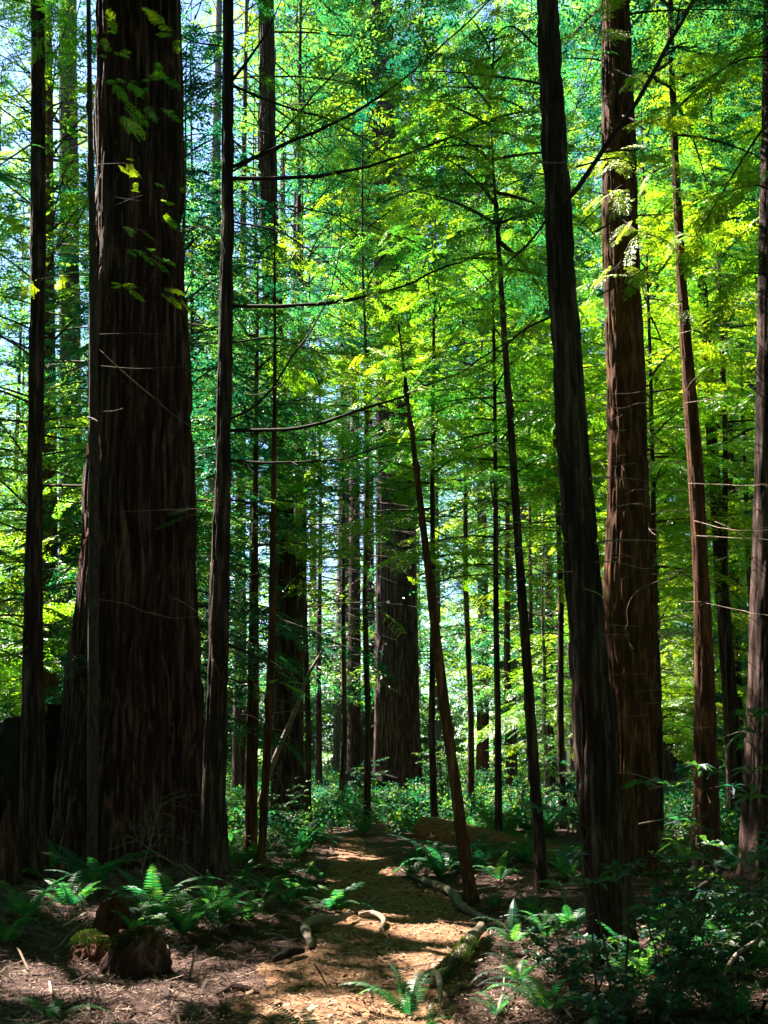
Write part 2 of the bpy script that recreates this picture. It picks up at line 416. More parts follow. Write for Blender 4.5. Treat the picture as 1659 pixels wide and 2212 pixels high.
def crown_data(seed, z0, H, Rad, nb, nsp, ssize, temps, droop=0.25, rise=0.1, shape='cone', wood=True, lean=None, gap=0.12, wr=0.03):
    r = np.random.default_rng(seed); mb = MB()
    P, D, U, S, T = [], [], [], [], []
    for b in range(nb):
        if r.random() < gap: continue
        t = ((b + r.random()) / nb) ** 0.9
        z = z0 + (H - z0) * t
        az = b * 2.39996 + r.normal(0, .3)
        if shape == 'cone': L = Rad * (1 - t) ** 0.65 * (0.45 + 0.55 * min(1, t * 6 + .2)) * r.uniform(.6, 1.15) + 0.3
        elif shape == 'round': L = Rad * math.sqrt(max(0.05, 1 - (2 * t - 1) ** 2)) * r.uniform(.6, 1.1)
        else: L = Rad * (1 - 0.5 * t) * r.uniform(.5, 1.15)
        n = 6; s = np.linspace(0, 1, n)
        el = rise + 0.5 * t + r.normal(0, .12)
        az2 = az + r.normal(0, .25)
        dx = np.array([math.cos(az), math.sin(az)]); dx2 = np.array([math.cos(az2), math.sin(az2)])
        line = np.zeros((n, 3))
        line[:, :2] = (dx * (1 - s[:, None] / 2) + dx2 * s[:, None] / 2) * L * s[:, None]
        line[:, 2] = z + L * (s * math.sin(el) - droop * s ** 2)
        if lean is not None: line[:, :2] += lean(line[0, 2])
        if wood: mb.tube(line, np.linspace(wr * (0.4 + L / Rad * .6), 0.004, n), 3, r.random(), 1, False)
        bt = r.uniform(.12, .88)
        k = max(3, int(nsp * L / Rad * r.uniform(.8, 1.2)))
        for q in range(k):
            f = 0.14 + 0.86 * (q + r.random() * .8) / k if q < k - 1 else 1.0
            f = min(f, 1.0)
            p = np.array([np.interp(f, s, line[:, c]) for c in range(3)])
            tv = line[min(n - 1, int(f * (n - 1)) + 1)] - line[min(n - 2, int(f * (n - 1)))]
            tv = tv / (np.linalg.norm(tv) + 1e-9)
            sd = np.cross([0, 0, 1], tv)
            a = (1 if q % 2 else -1) * R(r.uniform(35, 75)) if f < 1 else 0
            d = tv * math.cos(a) + sd * math.sin(a) + np.array([0, 0, r.normal(-0.10, .14)])
            u = np.array([r.normal(0, .28), r.normal(0, .28), 1.0])
            P.append(p); D.append(d); U.append(u); S.append(ssize * r.uniform(.65, 1.2) * (1.1 - .35 * f)); T.append(bt + r.normal(0, .06))
    V, Q, tt = place_sprays(temps, P, D, U, S, r, T)
    mb.add(V, Q, 0.5, 0); mb.T[-1] = tt
    return np.vstack(mb.V), np.vstack(mb.Q), np.concatenate(mb.T), np.concatenate(mb.M)

# ---------------------------------------------------------------- trunks
def trunk_geo(C, Rr, ns, nr, depth=0.01, spacing=0.08, flare=0.25, fh=0.8, lobes=5, lobe_amp=0.2, seed=1, stretch=12.0, z0=None, knots=0, burl=0, flute=0):
    """C centre points bottom to top, Rr radii; returns V, Q (closed top)"""
    C = np.asarray([tuple(c) for c in C], float); Rr = np.asarray(Rr, float)
    zt = np.linspace(0, 1, nr) ** 1.15
    z = C[0, 2] + (C[-1, 2] - C[0, 2]) * zt
    zz = C[:, 2]
    def sm(a):
        dense = np.interp(np.linspace(zz[0], zz[-1], 400), zz, a)
        k = np.hanning(31); k /= k.sum()
        pad = np.concatenate([2 * dense[0] - dense[15:0:-1], dense, 2 * dense[-1] - dense[-2:-17:-1]])
        return np.interp(z, np.linspace(zz[0], zz[-1], 400), np.convolve(pad, k, 'same')[15:-15])
    cx, cyy, rr = sm(C[:, 0]), sm(C[:, 1]), sm(Rr)
    base = (z0 if z0 is not None else z[0] + 0.3)
    th = np.arange(ns) / ns * 2 * math.pi
    TH, ZZ = np.meshgrid(th, z); RR = np.broadcast_to(rr[:, None], TH.shape)
    hz = np.clip(ZZ - base, 0, None)
    lob = 0.5 + 0.5 * np.cos(lobes * TH + 1.7 * vn(np.cos(TH) * 1.3, np.sin(TH) * 1.3, 0, seed) * 3)
    k = 1 + flare * np.exp(-hz / fh) * (1 + lobe_amp * 3 * (lob - .5)) + lobe_amp * 0.25 * (lob - .5) * np.exp(-hz / (fh * 6))
    if flute: k = k + flute * np.cos(2 * TH + 0.4) + flute * .5 * np.cos(5 * TH + 1)
    k = k + 0.05 * vn(np.cos(TH) * 2, np.sin(TH) * 2, ZZ * 0.6, seed + 3)
    rad = RR * k
    wx = 0.35 * vn(ZZ * 1.4, TH * 0, 0, seed + 9)
    a = np.cos(TH + wx * .1) * RR / spacing; b = np.sin(TH + wx * .1) * RR / spacing
    n1 = vn(a + wx, b, ZZ / (spacing * stretch), seed + 1); n2 = vn(a * 2.1, b * 2.1, ZZ * 2 / (spacing * stretch), seed + 2)
    fur = -np.clip(1.25 - np.abs(n1) * 4.0, 0, 1) ** .8 * 1.0 + 0.30 * n2 - 0.4 * np.clip(1 - np.abs(n2) * 5, 0, 1)
    rad = rad + depth * fur
    for q in range(knots):
        kt, kz = rng.random() * 6.28, base + rng.random() * 9
        dd = ((np.angle(np.exp(1j * (TH - kt))) * RR) / 0.05) ** 2 + ((ZZ - kz) / 0.05) ** 2
        rad = rad + 0.022 * np.exp(-dd)
    V = np.stack([cx[:, None] + rad * np.cos(TH), cyy[:, None] + rad * np.sin(TH), ZZ], -1).reshape(-1, 3)
    i = np.arange(nr - 1)[:, None] * ns; j = np.arange(ns)[None]; kk = (j + 1) % ns
    Q = np.stack([i + j, i + kk, i + ns + kk, i + ns + j], -1).reshape(-1, 4)
    return V, Q

SUNV = np.array(SUN)
BEAMS = []          # gaps cut through foliage along the sun's rays to light chosen spots: (point, radius, distance above it from which the canopy is open)
def gap_at(u, v, Y, r, start=None):
    p = np.array(unproj(u, v, Y)); BEAMS.append((p, r, start if start is not None else r * 1.3 + 0.6))
def gap_ground(u, v, r):
    BEAMS.append((np.array(ground_hit(u, v)), r * 1.35, 0.9))
for u, v, r_ in ((800, 1995, .16), (850, 2002, .22), (900, 2004, .25), (950, 2006, .25), (1000, 2010, .22), (1040, 2014, .18), (830, 1975, .14), (880, 1978, .12),
                 (750, 1850, .30), (780, 1856, .28), (735, 1842, .25), (725, 1965, .22), (770, 1985, .2), (690, 1935, .3), (750, 1950, .3), (620, 1940, .22), (660, 1890, .25), (570, 1915, .2), (1150, 1970, .2), (930, 1885, .25), (1060, 1900, .25),
                 (1230, 1985, .25), (1200, 1975, .2), (1265, 1990, .2), (1180, 2030, .25), (1100, 2025, .2), (1420, 1990, .25), (1480, 2035, .3), (1560, 2030, .3),
                 (1010, 2060, .18), (930, 2080, .14), (700, 2190, .2), (620, 2180, .14), (780, 2205, .16), (880, 2200, .16), (280, 2090, .14), (220, 2085, .12),
                 (340, 2075, .14), (120, 2140, .14), (60, 2090, .12), (400, 2150, .12), (520, 2125, .14), (240, 2150, .12), (330, 2180, .12),
                 (420, 1985, .13), (540, 1980, .12), (130, 1960, .15), (185, 1975, .14), (355, 2015, .12),
                 (700, 1795, .5), (520, 1790, .5), (510, 1830, .5), (640, 1830, .4), (900, 1775, .7), (960, 1800, .6), (900, 1880, .35), (1340, 1830, .3)):
    gap_ground(u, v, r_)
_r = random.Random(5)
for k in range(26):
    gap_ground(_r.uniform(0, 1150), 2060 + 150 * _r.random(), _r.uniform(.04, .12))
for k in range(14):
    gap_ground(_r.uniform(1080, 1600), 1960 + 200 * _r.random(), _r.uniform(.06, .14))
for u, v, Y, r_ in ((1460, 330, 14, .30), (1465, 480, 14, .30), (1475, 620, 14, .3), (1480, 760, 14, .35), (1490, 880, 14, .35), (1497, 1000, 14, .35), (1505, 1130, 14, .35), (1510, 1280, 14, .3), (1515, 1420, 14, .3),
                    (1400, 900, 12.5, .35), (1340, 930, 12, .3), (1420, 1100, 12.5, .3), (1330, 1200, 12, .25), (1380, 1375, 12, .25), (1300, 940, 12, .3), (1460, 1480, 13, .25), (1330, 1010, 12, .25),
                    (1500, 1950, 8, .28), (1590, 1910, 8, .3), (1620, 2040, 7, .22), (1450, 2030, 8, .22), (1560, 1990, 8, .28), (1300, 1690, 7.2, .2), (1350, 2120, 6.8, .16), (1560, 1560, 9, .25), (1500, 1620, 9, .25),
                    (230, 130, 12.8, .45), (260, 250, 12.8, .45), (280, 360, 12.8, .5), (300, 420, 12.8, .45), (270, 480, 12.8, .45), (360, 430, 12.8, .4), (340, 630, 12.8, .45), (90, 600, 11.8, .4),
                    (1010, 1850, 11.0, .2), (930, 1800, 18.4, .45), (970, 1812, 18.0, .4), (1340, 400, 12, .5), (1320, 560, 12, .45), (1340, 700, 12.6, .35), (960, 1500, 11, .25), (930, 1250, 11, .25),
                    (1000, 400, 17, 3.2), (1130, 600, 17, 2.4), (900, 250, 18, 2.2), (1250, 250, 17, 2.6), (1050, 800, 18, 2.2), (1400, 150, 18, 2.5), (1350, 420, 18, 2.2), (1600, 300, 16, 2.2),
                    (700, 780, 17, 2.2), (560, 900, 17, 1.8), (620, 650, 18, 1.8), (850, 620, 19, 2.0), (520, 1080, 16, 1.3), (1600, 700, 17, 1.6), (480, 300, 19, 2.0), (600, 150, 20, 2.0), (750, 100, 20, 1.8),
                    (800, 900, 24, 2.5), (1000, 1100, 28, 3.5), (950, 1350, 30, 4.5), (1100, 1500, 30, 4.0), (780, 1500, 30, 4.0), (700, 1250, 28, 3.5), (1480, 1200, 24, 3.5), (1600, 1000, 24, 3.0),
                    (1450, 1550, 24, 3.0), (60, 1500, 28, 4.0), (60, 1100, 28, 4.0), (80, 700, 28, 4.0), (100, 200, 26, 3.5), (1200, 1000, 26, 3.0), (1150, 1300, 30, 4.0), (1050, 1680, 28, 2.5), (730, 1650, 30, 2.5),
                    (700, 1500, 44, 4), (830, 1560, 46, 4), (960, 1450, 44, 4), (1090, 1560, 46, 4), (1200, 1400, 42, 4), (960, 1200, 40, 3.5), (700, 1200, 40, 3.5), (1330, 1500, 40, 3.5), (500, 1500, 38, 3), (1080, 1620, 36, 3), (880, 1640, 34, 2.6), (720, 1600, 34, 2.6), (960, 1660, 24, 1.8), (1180, 1680, 24, 1.8), (620, 1400, 30, 3), (700, 1350, 36, 3.5), (760, 1250, 34, 3), (640, 1150, 28, 2.5), (1500, 1700, 22, 2.0), (1250, 1600, 22, 2.5), (130, 1300, 18, 1.2)):
    gap_at(u, v, Y, r_ * (1.25 if 15 < Y < 22 else 1.0))
BP = np.array([b[0] for b in BEAMS]); BR = np.array([b[1] for b in BEAMS]); BS = np.array([b[2] for b in BEAMS])
def carve_mask(V, Q):
    """True where a leaf (quad of world-space vertices) stands in a light gap"""
    A, B = V[Q[:, 0]], V[Q[:, 2]]; C_ = (A + B) / 2
    kill = np.zeros(len(Q), bool)
    if not len(Q): return kill
    c0 = C_.mean(0); rad = np.sqrt(((C_ - c0) ** 2).sum(1).max())
    jit = 0.85 + 0.3 * (0.5 + 0.5 * vn(C_[:, 0] * 1.1, C_[:, 1] * 1.1, C_[:, 2] * 1.1, 77))
    for p, r_, st in zip(BP, BR, BS):
        w = c0 - p; al = w @ SUNV
        if math.sqrt(max(0, w @ w - al * al)) > rad + r_ * 1.3 or al < st - rad: continue
        for X_ in ((A, C_, B) if r_ < 1.2 else (C_,)):
            w = X_ - p; al = w @ SUNV
            kill |= (al > st) & ((w * w).sum(1) - al * al < (r_ * jit) ** 2)
    return kill
def place_crown(data, mats, parent, M4, shared, key):
    """link a crown under its tree; gets a mesh of its own where a light gap cuts through it"""
    V, Q, T, MI = data
    m = np.array(M4)
    k = np.zeros(len(Q), bool); lf_ = MI == 0
    k[lf_] = carve_mask(V @ m[:3, :3].T + m[:3, 3], Q[lf_])
    if k.sum() > 0.002 * len(Q):
        q = Q[~k]; lf = MI[~k] == 0
        used = np.unique(q); remap = np.zeros(len(V), np.int64); remap[used] = np.arange(len(used))
        me = mesh_from(key, V[used], remap[q], mats, T[~k], False, MI[~k])
    else:
        if key not in shared: shared[key] = mesh_from(key, V, Q, mats, T, False, MI)
        me = shared[key]
    return link('crown', me, parent)

# ---------------------------------------------------------------- the measured trees
LANDMARKS = []
def px_tree(name, label, cat, spec, Y, mat, H, ns, nr, crown=None, group=None, dY=0.0, base_v=None, **kw):
    """spec rows (v, left, right) top to bottom in picture units; built at distance Y"""
    spec = sorted(spec, key=lambda r: -r[0])
    C, Rr = [], []
    for v, a, b in spec:
        C.append(unproj((a + b) / 2, v, Y)); Rr.append((b - a) / 2 / FPX * Y * (1 + 0.0))
    gzb = float(gz(C[0].x, C[0].y))
    d = (C[0] - C[1]) / max(1e-3, (C[1].z - C[0].z))
    e = C[0].z - (gzb - 0.35)
    if e > 0.02: C.insert(0, C[0] + d * e); Rr.insert(0, Rr[0])
    d = (C[-1] - C[-2]) / (C[-1].z - C[-2].z)
    ztop = C[-1].z
    for f in (0.33, 0.66, 1.0):
        if H > ztop + 0.5:
            C.append(C[len(C) - 1] + d * (H - ztop) / 3 * (1 - f * .3)); Rr.append(Rr[-1] * (0.8 if f < 1 else 0.25))
    base = Vector((C[0].x, C[0].y, gzb))
    o = thing(name, label, cat, base, group)
    V, Q = trunk_geo([c - base for c in C], Rr, ns, nr, z0=0.0, seed=int(Y * 100) % 997, **kw)
    tr = link('trunk', mesh_from('trunk', V, Q, mat, None, True), o)
    if crown:
        crown = dict(crown, nb=int(crown['nb'] * 1.4), nsp=int(crown['nsp'] * 1.6), ssize=crown['ssize'] * 1.2)
        CC = np.array([tuple(c - base) for c in C])
        ln = lambda z: np.array([np.interp(z, CC[:, 2], CC[:, 0]), np.interp(z, CC[:, 2], CC[:, 1])])
        data = crown_data(lean=ln, **crown)
        place_crown(data, [M['needle'], M['branch']], o, Matrix.Translation(base), {}, 'crown')
    return o

CR = lambda seed, z0, H, Rad, nb, nsp, ss=.7, t=SP_M, **k: dict(seed=seed, z0=z0, H=H, Rad=Rad, nb=nb, nsp=nsp, ssize=ss, temps=t, **k)
big = px_tree('redwood_tree', 'huge furrowed redwood filling the left, widening to a black base', 'tree',
              [(0, 198, 389), (500, 203, 403), (1000, 188, 418), (1200, 178, 424), (1400, 158, 434), (1600, 140, 438), (1750, 130, 446), (1900, 120, 452)],
              14.0, M['redwood'], 40, 260, 420, CR(31, 14, 40, 6.5, 150, 18, .72), depth=0.085, spacing=0.11, flare=0.05, fh=0.9, lobes=7, lobe_amp=0.5, stretch=16)
tB = px_tree('redwood_tree', 'slim straight dark redwood at the left edge, in front of the charred stump', 'tree',
             [(0, 67, 97), (600, 65, 99), (1000, 60, 92), (1300, 52, 91), (1500, 48, 95), (1700, 43, 98), (1900, 41, 99)],
             12.3, M['darkbark'], 24, 72, 300, CR(32, 12.5, 24, 3.2, 80, 13, .5), depth=0.014, spacing=0.04, flare=0.3, fh=0.3)
tD = px_tree('sapling_tree', 'pole thin smooth grey brown sapling before the huge redwood', 'tree',
             [(0, 186, 196), (250, 188, 200), (500, 192, 207), (1000, 192, 214), (1500, 190, 213), (1900, 188, 211)],
             11.0, M['thinbark'], 17, 28, 240, CR(33, 12.3, 17, 1.3, 30, 6, .5, SP_M), depth=0.002, spacing=0.02, flare=0.05, fh=0.2, knots=14)
tE = px_tree('redwood_tree', 'straight dark redwood right of the huge one, long limbs reaching right', 'tree',
             [(0, 480, 506), (500, 477, 506), (1000, 464, 500), (1200, 457, 497), (1500, 446, 492), (1700, 436, 490), (1940, 424, 490)],
             11.5, M['darkbark'], 24, 84, 320, CR(34, 13.0, 24, 3.4, 80, 13, .5), depth=0.017, spacing=0.04, flare=0.3, fh=0.25)
tF = px_tree('sapling_tree', 'thin reddish sapling beside the fern bank left of the trail', 'tree',
             [(640, 591, 596), (800, 590, 598), (1000, 586, 598), (1200, 582, 597), (1400, 578, 596), (1600, 569, 588), (1900, 553, 571)],
             13.0, M['redbark'], 10.5, 24, 200, None, depth=0.004, spacing=0.02, flare=0.1, fh=0.2, knots=8)
tG = px_tree('sapling_tree', 'short dark sapling behind the thin reddish one, left of the trail', 'tree',
             [(1100, 545, 558), (1480, 535, 560), (1700, 531, 556), (1850, 529, 553)], 16.0, M['redbark'], 11, 24, 160, CR(35, 5, 11, 1.4, 28, 6, .5, SP_M), depth=0.005, spacing=0.03)
tH = px_tree('redwood_tree', 'broad black trunked redwood just left of where the trail disappears', 'tree',
             [(0, 558, 592), (420, 556, 600), (800, 572, 618), (1200, 592, 640), (1500, 590, 650), (1650, 588, 658), (1800, 582, 668)],
             22.0, M['darkbark'], 38, 120, 220, CR(36, 12, 38, 5, 90, 13, 1.0), depth=0.03, spacing=0.09, flare=0.08, fh=0.6, lobes=4)
tI = px_tree('redwood_tree', 'fluted double stemmed redwood in the middle beyond the trail', 'tree',
             [(0, 800, 846), (600, 808, 860), (950, 814, 885), (1200, 815, 890), (1500, 815, 898), (1700, 811, 903), (1750, 806, 908)],
             36.0, M['darkbark'], 52, 150, 200, CR(37, 18, 52, 7, 120, 15, 1.3), depth=0.06, spacing=0.14, flare=0.04, fh=1.2, lobes=5, lobe_amp=.4, flute=0.10)
tJ = px_tree('sapling_tree', 'thin reddish trunk leaning left across the view right of the trail', 'tree',
             [(700, 858, 864), (970, 888, 899), (1200, 913, 931), (1500, 946, 968), (1700, 972, 996), (1800, 984, 1011), (1900, 998, 1026), (1955, 1006, 1038)],
             11.0, M['redbark'], 6.1, 30, 220, None, depth=0.006, spacing=0.03, flare=0.45, fh=0.10, knots=14)
tK = px_tree('sapling_tree', 'slender dark trunk between the leaning reddish one and the thick dark one', 'tree',
             [(640, 1078, 1090), (850, 1090, 1105), (1000, 1100, 1117), (1200, 1112, 1131), (1500, 1132, 1154), (1800, 1149, 1176), (1935, 1157, 1190)],
             11.8, M['darkbark'], 10, 30, 220, CR(38, 7.5, 10.5, 1.3, 22, 6, .5, SP_M), depth=0.007, spacing=0.03, flare=0.4, fh=0.12, knots=10)
tL = px_tree('redwood_tree', 'thick dark trunk in the right foreground leaning slightly left', 'tree',
             [(0, 1157, 1208), (250, 1165, 1222), (500, 1178, 1240), (750, 1190, 1256), (1000, 1204, 1277), (1250, 1219, 1300), (1500, 1236, 1322), (1700, 1246, 1338), (1900, 1262, 1362), (2050, 1272, 1378), (2120, 1276, 1384)],
             7.6, M['darkbark'], 22, 150, 520, CR(39, 9.0, 22, 3.5, 60, 9), depth=0.020, spacing=0.042, flare=0.12, fh=0.3, lobes=4, stretch=9)
tM = px_tree('redwood_tree', 'broad red brown redwood swelling mid height behind the thick dark trunk', 'tree',
             [(0, 1298, 1362), (500, 1300, 1380), (750, 1306, 1390), (1000, 1312, 1400), (1150, 1308, 1408), (1280, 1299, 1417), (1400, 1305, 1415), (1600, 1318, 1416), (1950, 1328, 1420)],
             13.0, M['redbark'], 34, 150, 380, CR(40, 11.5, 34, 5, 90, 12, .8), depth=0.022, spacing=0.055, flare=0.15, fh=0.5, stretch=6)
tN = px_tree('sapling_tree', 'slim orange brown trunk at right with pale dead twigs and sunlit edge', 'tree',
             [(0, 1440, 1454), (300, 1448, 1464), (600, 1461, 1483), (1000, 1484, 1518), (1200, 1496, 1528), (1400, 1500, 1540), (1700, 1498, 1552), (1850, 1496, 1556)],
             14.0, M['redbark'], 20, 60, 320, CR(41, 10.5, 20, 2.6, 46, 8, .6, SP_M), depth=0.008, spacing=0.035, flare=0.05)
tO = px_tree('redwood_tree', 'dark slim trunk just behind the slim orange brown one', 'tree',
             [(0, 1480, 1500), (500, 1500, 1520), (1000, 1528, 1554), (1500, 1560, 1592), (1800, 1578, 1614)], 20.0, M['darkbark'], 26, 40, 160, CR(42, 12, 26, 3.2, 60, 9, .8), depth=0.01, spacing=0.05)
tP = px_tree('redwood_tree', 'dark trunk at the right edge above the shrub thicket', 'tree',
             [(0, 1650, 1690), (900, 1632, 1690), (1500, 1616, 1690), (1900, 1600, 1690)], 13.0, M['darkbark'], 26, 70, 220, CR(43, 12, 26, 3.6, 90, 14, .5), depth=0.012, spacing=0.04)
tC = px_tree('redwood_tree', 'pale grey green trunk behind, between the slim dark redwood and the pole thin sapling', 'tree',
             [(0, 126, 166), (500, 128, 171), (900, 128, 176), (1300, 127, 184), (1700, 124, 190)], 25.0, M['greybark'], 40, 100, 200, CR(44, 14, 40, 5, 90, 12, 1.0), depth=0.02, spacing=0.07)
tC2 = px_tree('redwood_tree', 'reddish trunk half hidden behind the slim dark redwood at left', 'tree',
              [(0, 95, 112), (600, 92, 118), (1100, 88, 124), (1700, 84, 130)], 22.0, M['redbark'], 30, 60, 160, CR(45, 13, 30, 4, 70, 10, .9), depth=0.012, spacing=0.05)
for o, s in ((tB, 'slim left redwood'), (big, 'huge redwood'), (tE, 'long limbed redwood'), (tH, 'black trunked redwood'), (tI, 'fluted redwood'), (tJ, 'leaning reddish trunk'),
             (tK, 'slender dark trunk'), (tL, 'thick dark trunk'), (tN, 'orange brown trunk')):
    LANDMARKS.append(s)
LM_U = [72, 310, 470, 620, 860, 960, 1140, 1290, 1520]

# charred stump behind the slim left tree
def lump(name, label, cat, C, rads, mat, seed, nu=60, nv=40, rough=0.18, jag=0.0, group=None, parent=None, blunt=False):
    """broken stump / mound: lathe column with torn rim and noise"""
    th = np.arange(nu) / nu * 2 * math.pi; t = np.linspace(0, 1, nv)
    TH, T = np.meshgrid(th, t)
    rx, ry, h = rads
    prof = np.interp(T, [0, .15, .5, .85, .97, 1], [1.2, 1.05, .92, .84, .70, .02] if not blunt else [1.08, 1.02, .97, .93, .86, .02])
    nz = vn(np.cos(TH) * 2.2, np.sin(TH) * 2.2, T * 2.5, seed) * rough + vn(np.cos(TH) * 7, np.sin(TH) * 7, T * 5, seed + 1) * rough * .35
    hh = 1 + jag * vn(np.cos(TH) * 2.5, np.sin(TH) * 2.5, 0, seed + 2)
    V = np.stack([np.cos(TH) * rx * (prof + nz * (T < .99)), np.sin(TH) * ry * (prof + nz * (T < .99)), T ** .8 * h * np.where(T > .5, hh, 1 + (hh - 1) * T * 2) - 0.12], -1)
    i = np.arange(nv - 1)[:, None] * nu; j = np.arange(nu)[None]; k = (j + 1) % nu
    Q = np.stack([i + j, i + k, i + nu + k, i + nu + j], -1).reshape(-1, 4)
    me = mesh_from(name, V.reshape(-1, 3), Q, mat, None, True)
    o = link(name, me, parent, C)
    if parent is None: tag(o, label, cat, group)
    return o
def moss(name, parent, pts, rad, n, seed, up=.25, size=.016):
    """cushion of fine moss tufts on the upper side of ellipsoids / along a line of points"""
    r = np.random.default_rng(seed); P = smooth_line(pts, 40) if len(pts) > 1 else np.repeat(np.array(pts, float), 40, 0)
    c = P[r.integers(0, 40, n)]; d = r.normal(0, 1, (n, 3)); d /= np.linalg.norm(d, axis=1)[:, None]; d[:, 2] = np.abs(d[:, 2]) * (1 - up) + up * r.random(n)
    patch = vn(d[:, 0] * 2.2 + c[:, 0] * 9, d[:, 1] * 2.2 + c[:, 1] * 9, d[:, 2] * 2, seed) > -.25
    p = (c + d * np.asarray(rad))[patch]; d = d[patch]; n = len(p)
    a = r.normal(0, 1, (n, 3)); a /= np.linalg.norm(a, axis=1)[:, None]; s = size * r.uniform(.5, 1.3, (n, 1))
    e = d * .8 + a * .6; V = np.stack([p - a * s * .35, p + e * s * .5 + np.cross(a, d) * s * .3, p + e * s, p + e * s * .5 - np.cross(a, d) * s * .3], 1).reshape(-1, 3)
    return link(name, mesh_from(name, V, np.arange(len(V)).reshape(-1, 4), M['mosstuft'], r.random(n)), parent)
def at_ground(u, v):
    x, y, z = ground_hit(u, v); return Vector((x, y, z))
p = unproj(92, 1900, 15.5)
cs = thing('charred_stump', 'wide charred stump left of the huge redwood base', 'stump', (p.x, 15.5, float(gz(p.x, 15.5))))
lump('stump_body', None, None, (0, 0, 0), (0.78, 0.7, 2.35), M['burnt'], 5, 90, 70, .08, .10, None, cs, True)
lump('side_spur', None, None, (-0.72, -0.3, 0), (0.25, 0.3, 1.75), M['redwood'], 9, 50, 50, .2, .35, None, cs)

# ---------------------------------------------------------------- background trees
AUTO = []     # (object, phrase, category, group) - labels worked out from where they stand
TPL = {
 'young1': (CR(101, 2.2, 13, 3.0, 110, 18, .85, SP_M, droop=.3, gap=.16), 13, .10),
 'young2': (CR(102, 2.8, 15, 3.3, 120, 18, .88, SP_M, droop=.2, gap=.12), 15, .11),
 'mid1': (CR(103, 3.0, 24, 4.4, 150, 16, 1.0, SP_C, gap=.42), 24, .17),
 'mid2': (CR(104, 4, 27, 4.8, 150, 16, 1.03, SP_C, droop=.35, gap=.42), 27, .2),
 'tall1': (CR(105, 4.5, 38, 5.8, 190, 15, 1.35, SP_C, gap=.38), 38, .32),
 'tall2': (CR(106, 6, 42, 6.4, 190, 15, 1.4, SP_C, gap=.42), 42, .40),
 'small1': (CR(107, .6, 6.5, 2.6, 80, 15, .85, SP_B, shape='round', droop=.1, rise=.3), 6.5, .06),
 'small2': (CR(108, .4, 4.5, 2.4, 70, 15, .8, SP_B, shape='round', droop=.2, rise=.3), 4.5, .05),
 'high1': (CR(109, 5, 17.5, 3.3, 80, 16, .85, SP_M, gap=.15, droop=.3), 17.5, .075),
 'high2': (CR(110, 6, 20, 3.6, 90, 16, .9, SP_M, gap=.15), 20, .085),
}
TD, TTR = {}, {}
SHARED = {}
def far_tree(kind, x, y, sc, rz, phrase, cat, group, lmat, bmat, rscale=1.0):
    if kind not in TD:
        TD[kind] = crown_data(**TPL[kind][0])
    H, r0 = TPL[kind][1], TPL[kind][2]
    tk = (kind, bmat)
    if tk not in TTR:
        r = np.random.default_rng(hash(kind) % 1000 if False else len(TTR) + 5)
        n = 8; zz = np.linspace(-.4, H, n)
        C = np.stack([np.cumsum(r.normal(0, .04, n)), np.cumsum(r.normal(0, .04, n)), zz], -1); C[:, :2] -= C[0, :2]
        V, Q = trunk_geo(C, r0 * np.linspace(1.05, .08, n), 28, 90, depth=.05 * r0, spacing=max(.04, r0 * .25), flare=.25, fh=.5, z0=0, seed=len(TTR) + 50)
        TTR[tk] = mesh_from('trunk', V, Q, M[bmat], None, True)
    z = float(gz(x, y))
    o = link('redwood_tree' if kind[0] in 'mth' else ('young_tree' if kind[0] == 'y' else 'understory_tree'), None)
    o.location = (x, y, z); o.rotation_euler = (0, 0, rz); o.scale = (sc, sc, sc)
    tr = link('trunk', TTR[tk], o)
    M4 = Matrix.Translation((x, y, z)) @ Matrix.Rotation(rz, 4, 'Z') @ Matrix.Scale(sc, 4)
    place_crown(TD[kind], [M[lmat], M['branch']], o, M4, SHARED, 'crown_' + kind + lmat)
    AUTO.append((o, phrase, cat, group, x, y))
    return o
rb = np.random.default_rng(2024)
taken = []
def ok(x, y, dmin):
    for a, b in taken:
        if (a - x) ** 2 + (b - y) ** 2 < dmin * dmin: return False
    taken.append((x, y)); return True
# trunks one can tell in the photograph
for u, Yd, kind, bm, sc in ((20, 30, 'mid1', 'darkbark', .8), (42, 34, 'mid2', 'redbark', .8), (690, 38, 'mid1', 'darkbark', .8), (766, 42, 'tall1', 'darkbark', .95),
                            (800, 52, 'tall2', 'darkbark', 1), (1042, 48, 'tall1', 'redbark', 1), (1102, 30, 'mid1', 'darkbark', .75), (1186, 34, 'mid2', 'darkbark', .9), (1240, 40, 'tall1', 'greybark', 1),
                            (1440, 36, 'tall1', 'darkbark', 1), (1590, 26, 'mid2', 'darkbark', 1), (460, 38, 'tall2', 'greybark', 1), (600, 46, 'tall1', 'greybark', 1.1), (635, 40, 'tall1', 'greybark', .95), (520, 34, 'mid2', 'darkbark', 1.25), (640, 26, 'mid1', 'darkbark', 1.05), (735, 52, 'tall1', 'greybark', 1.2), (540, 30, 'mid1', 'darkbark', .9), (1650, 34, 'tall2', 'greybark', 1)):
    x = (u - PW / 2) / FPX * Yd; taken.append((x, Yd))
    far_tree(kind, x, Yd, sc, rb.random() * 6.28, 'far dark trunk', 'tree', 'distant redwood trunks', 'needle', bm)
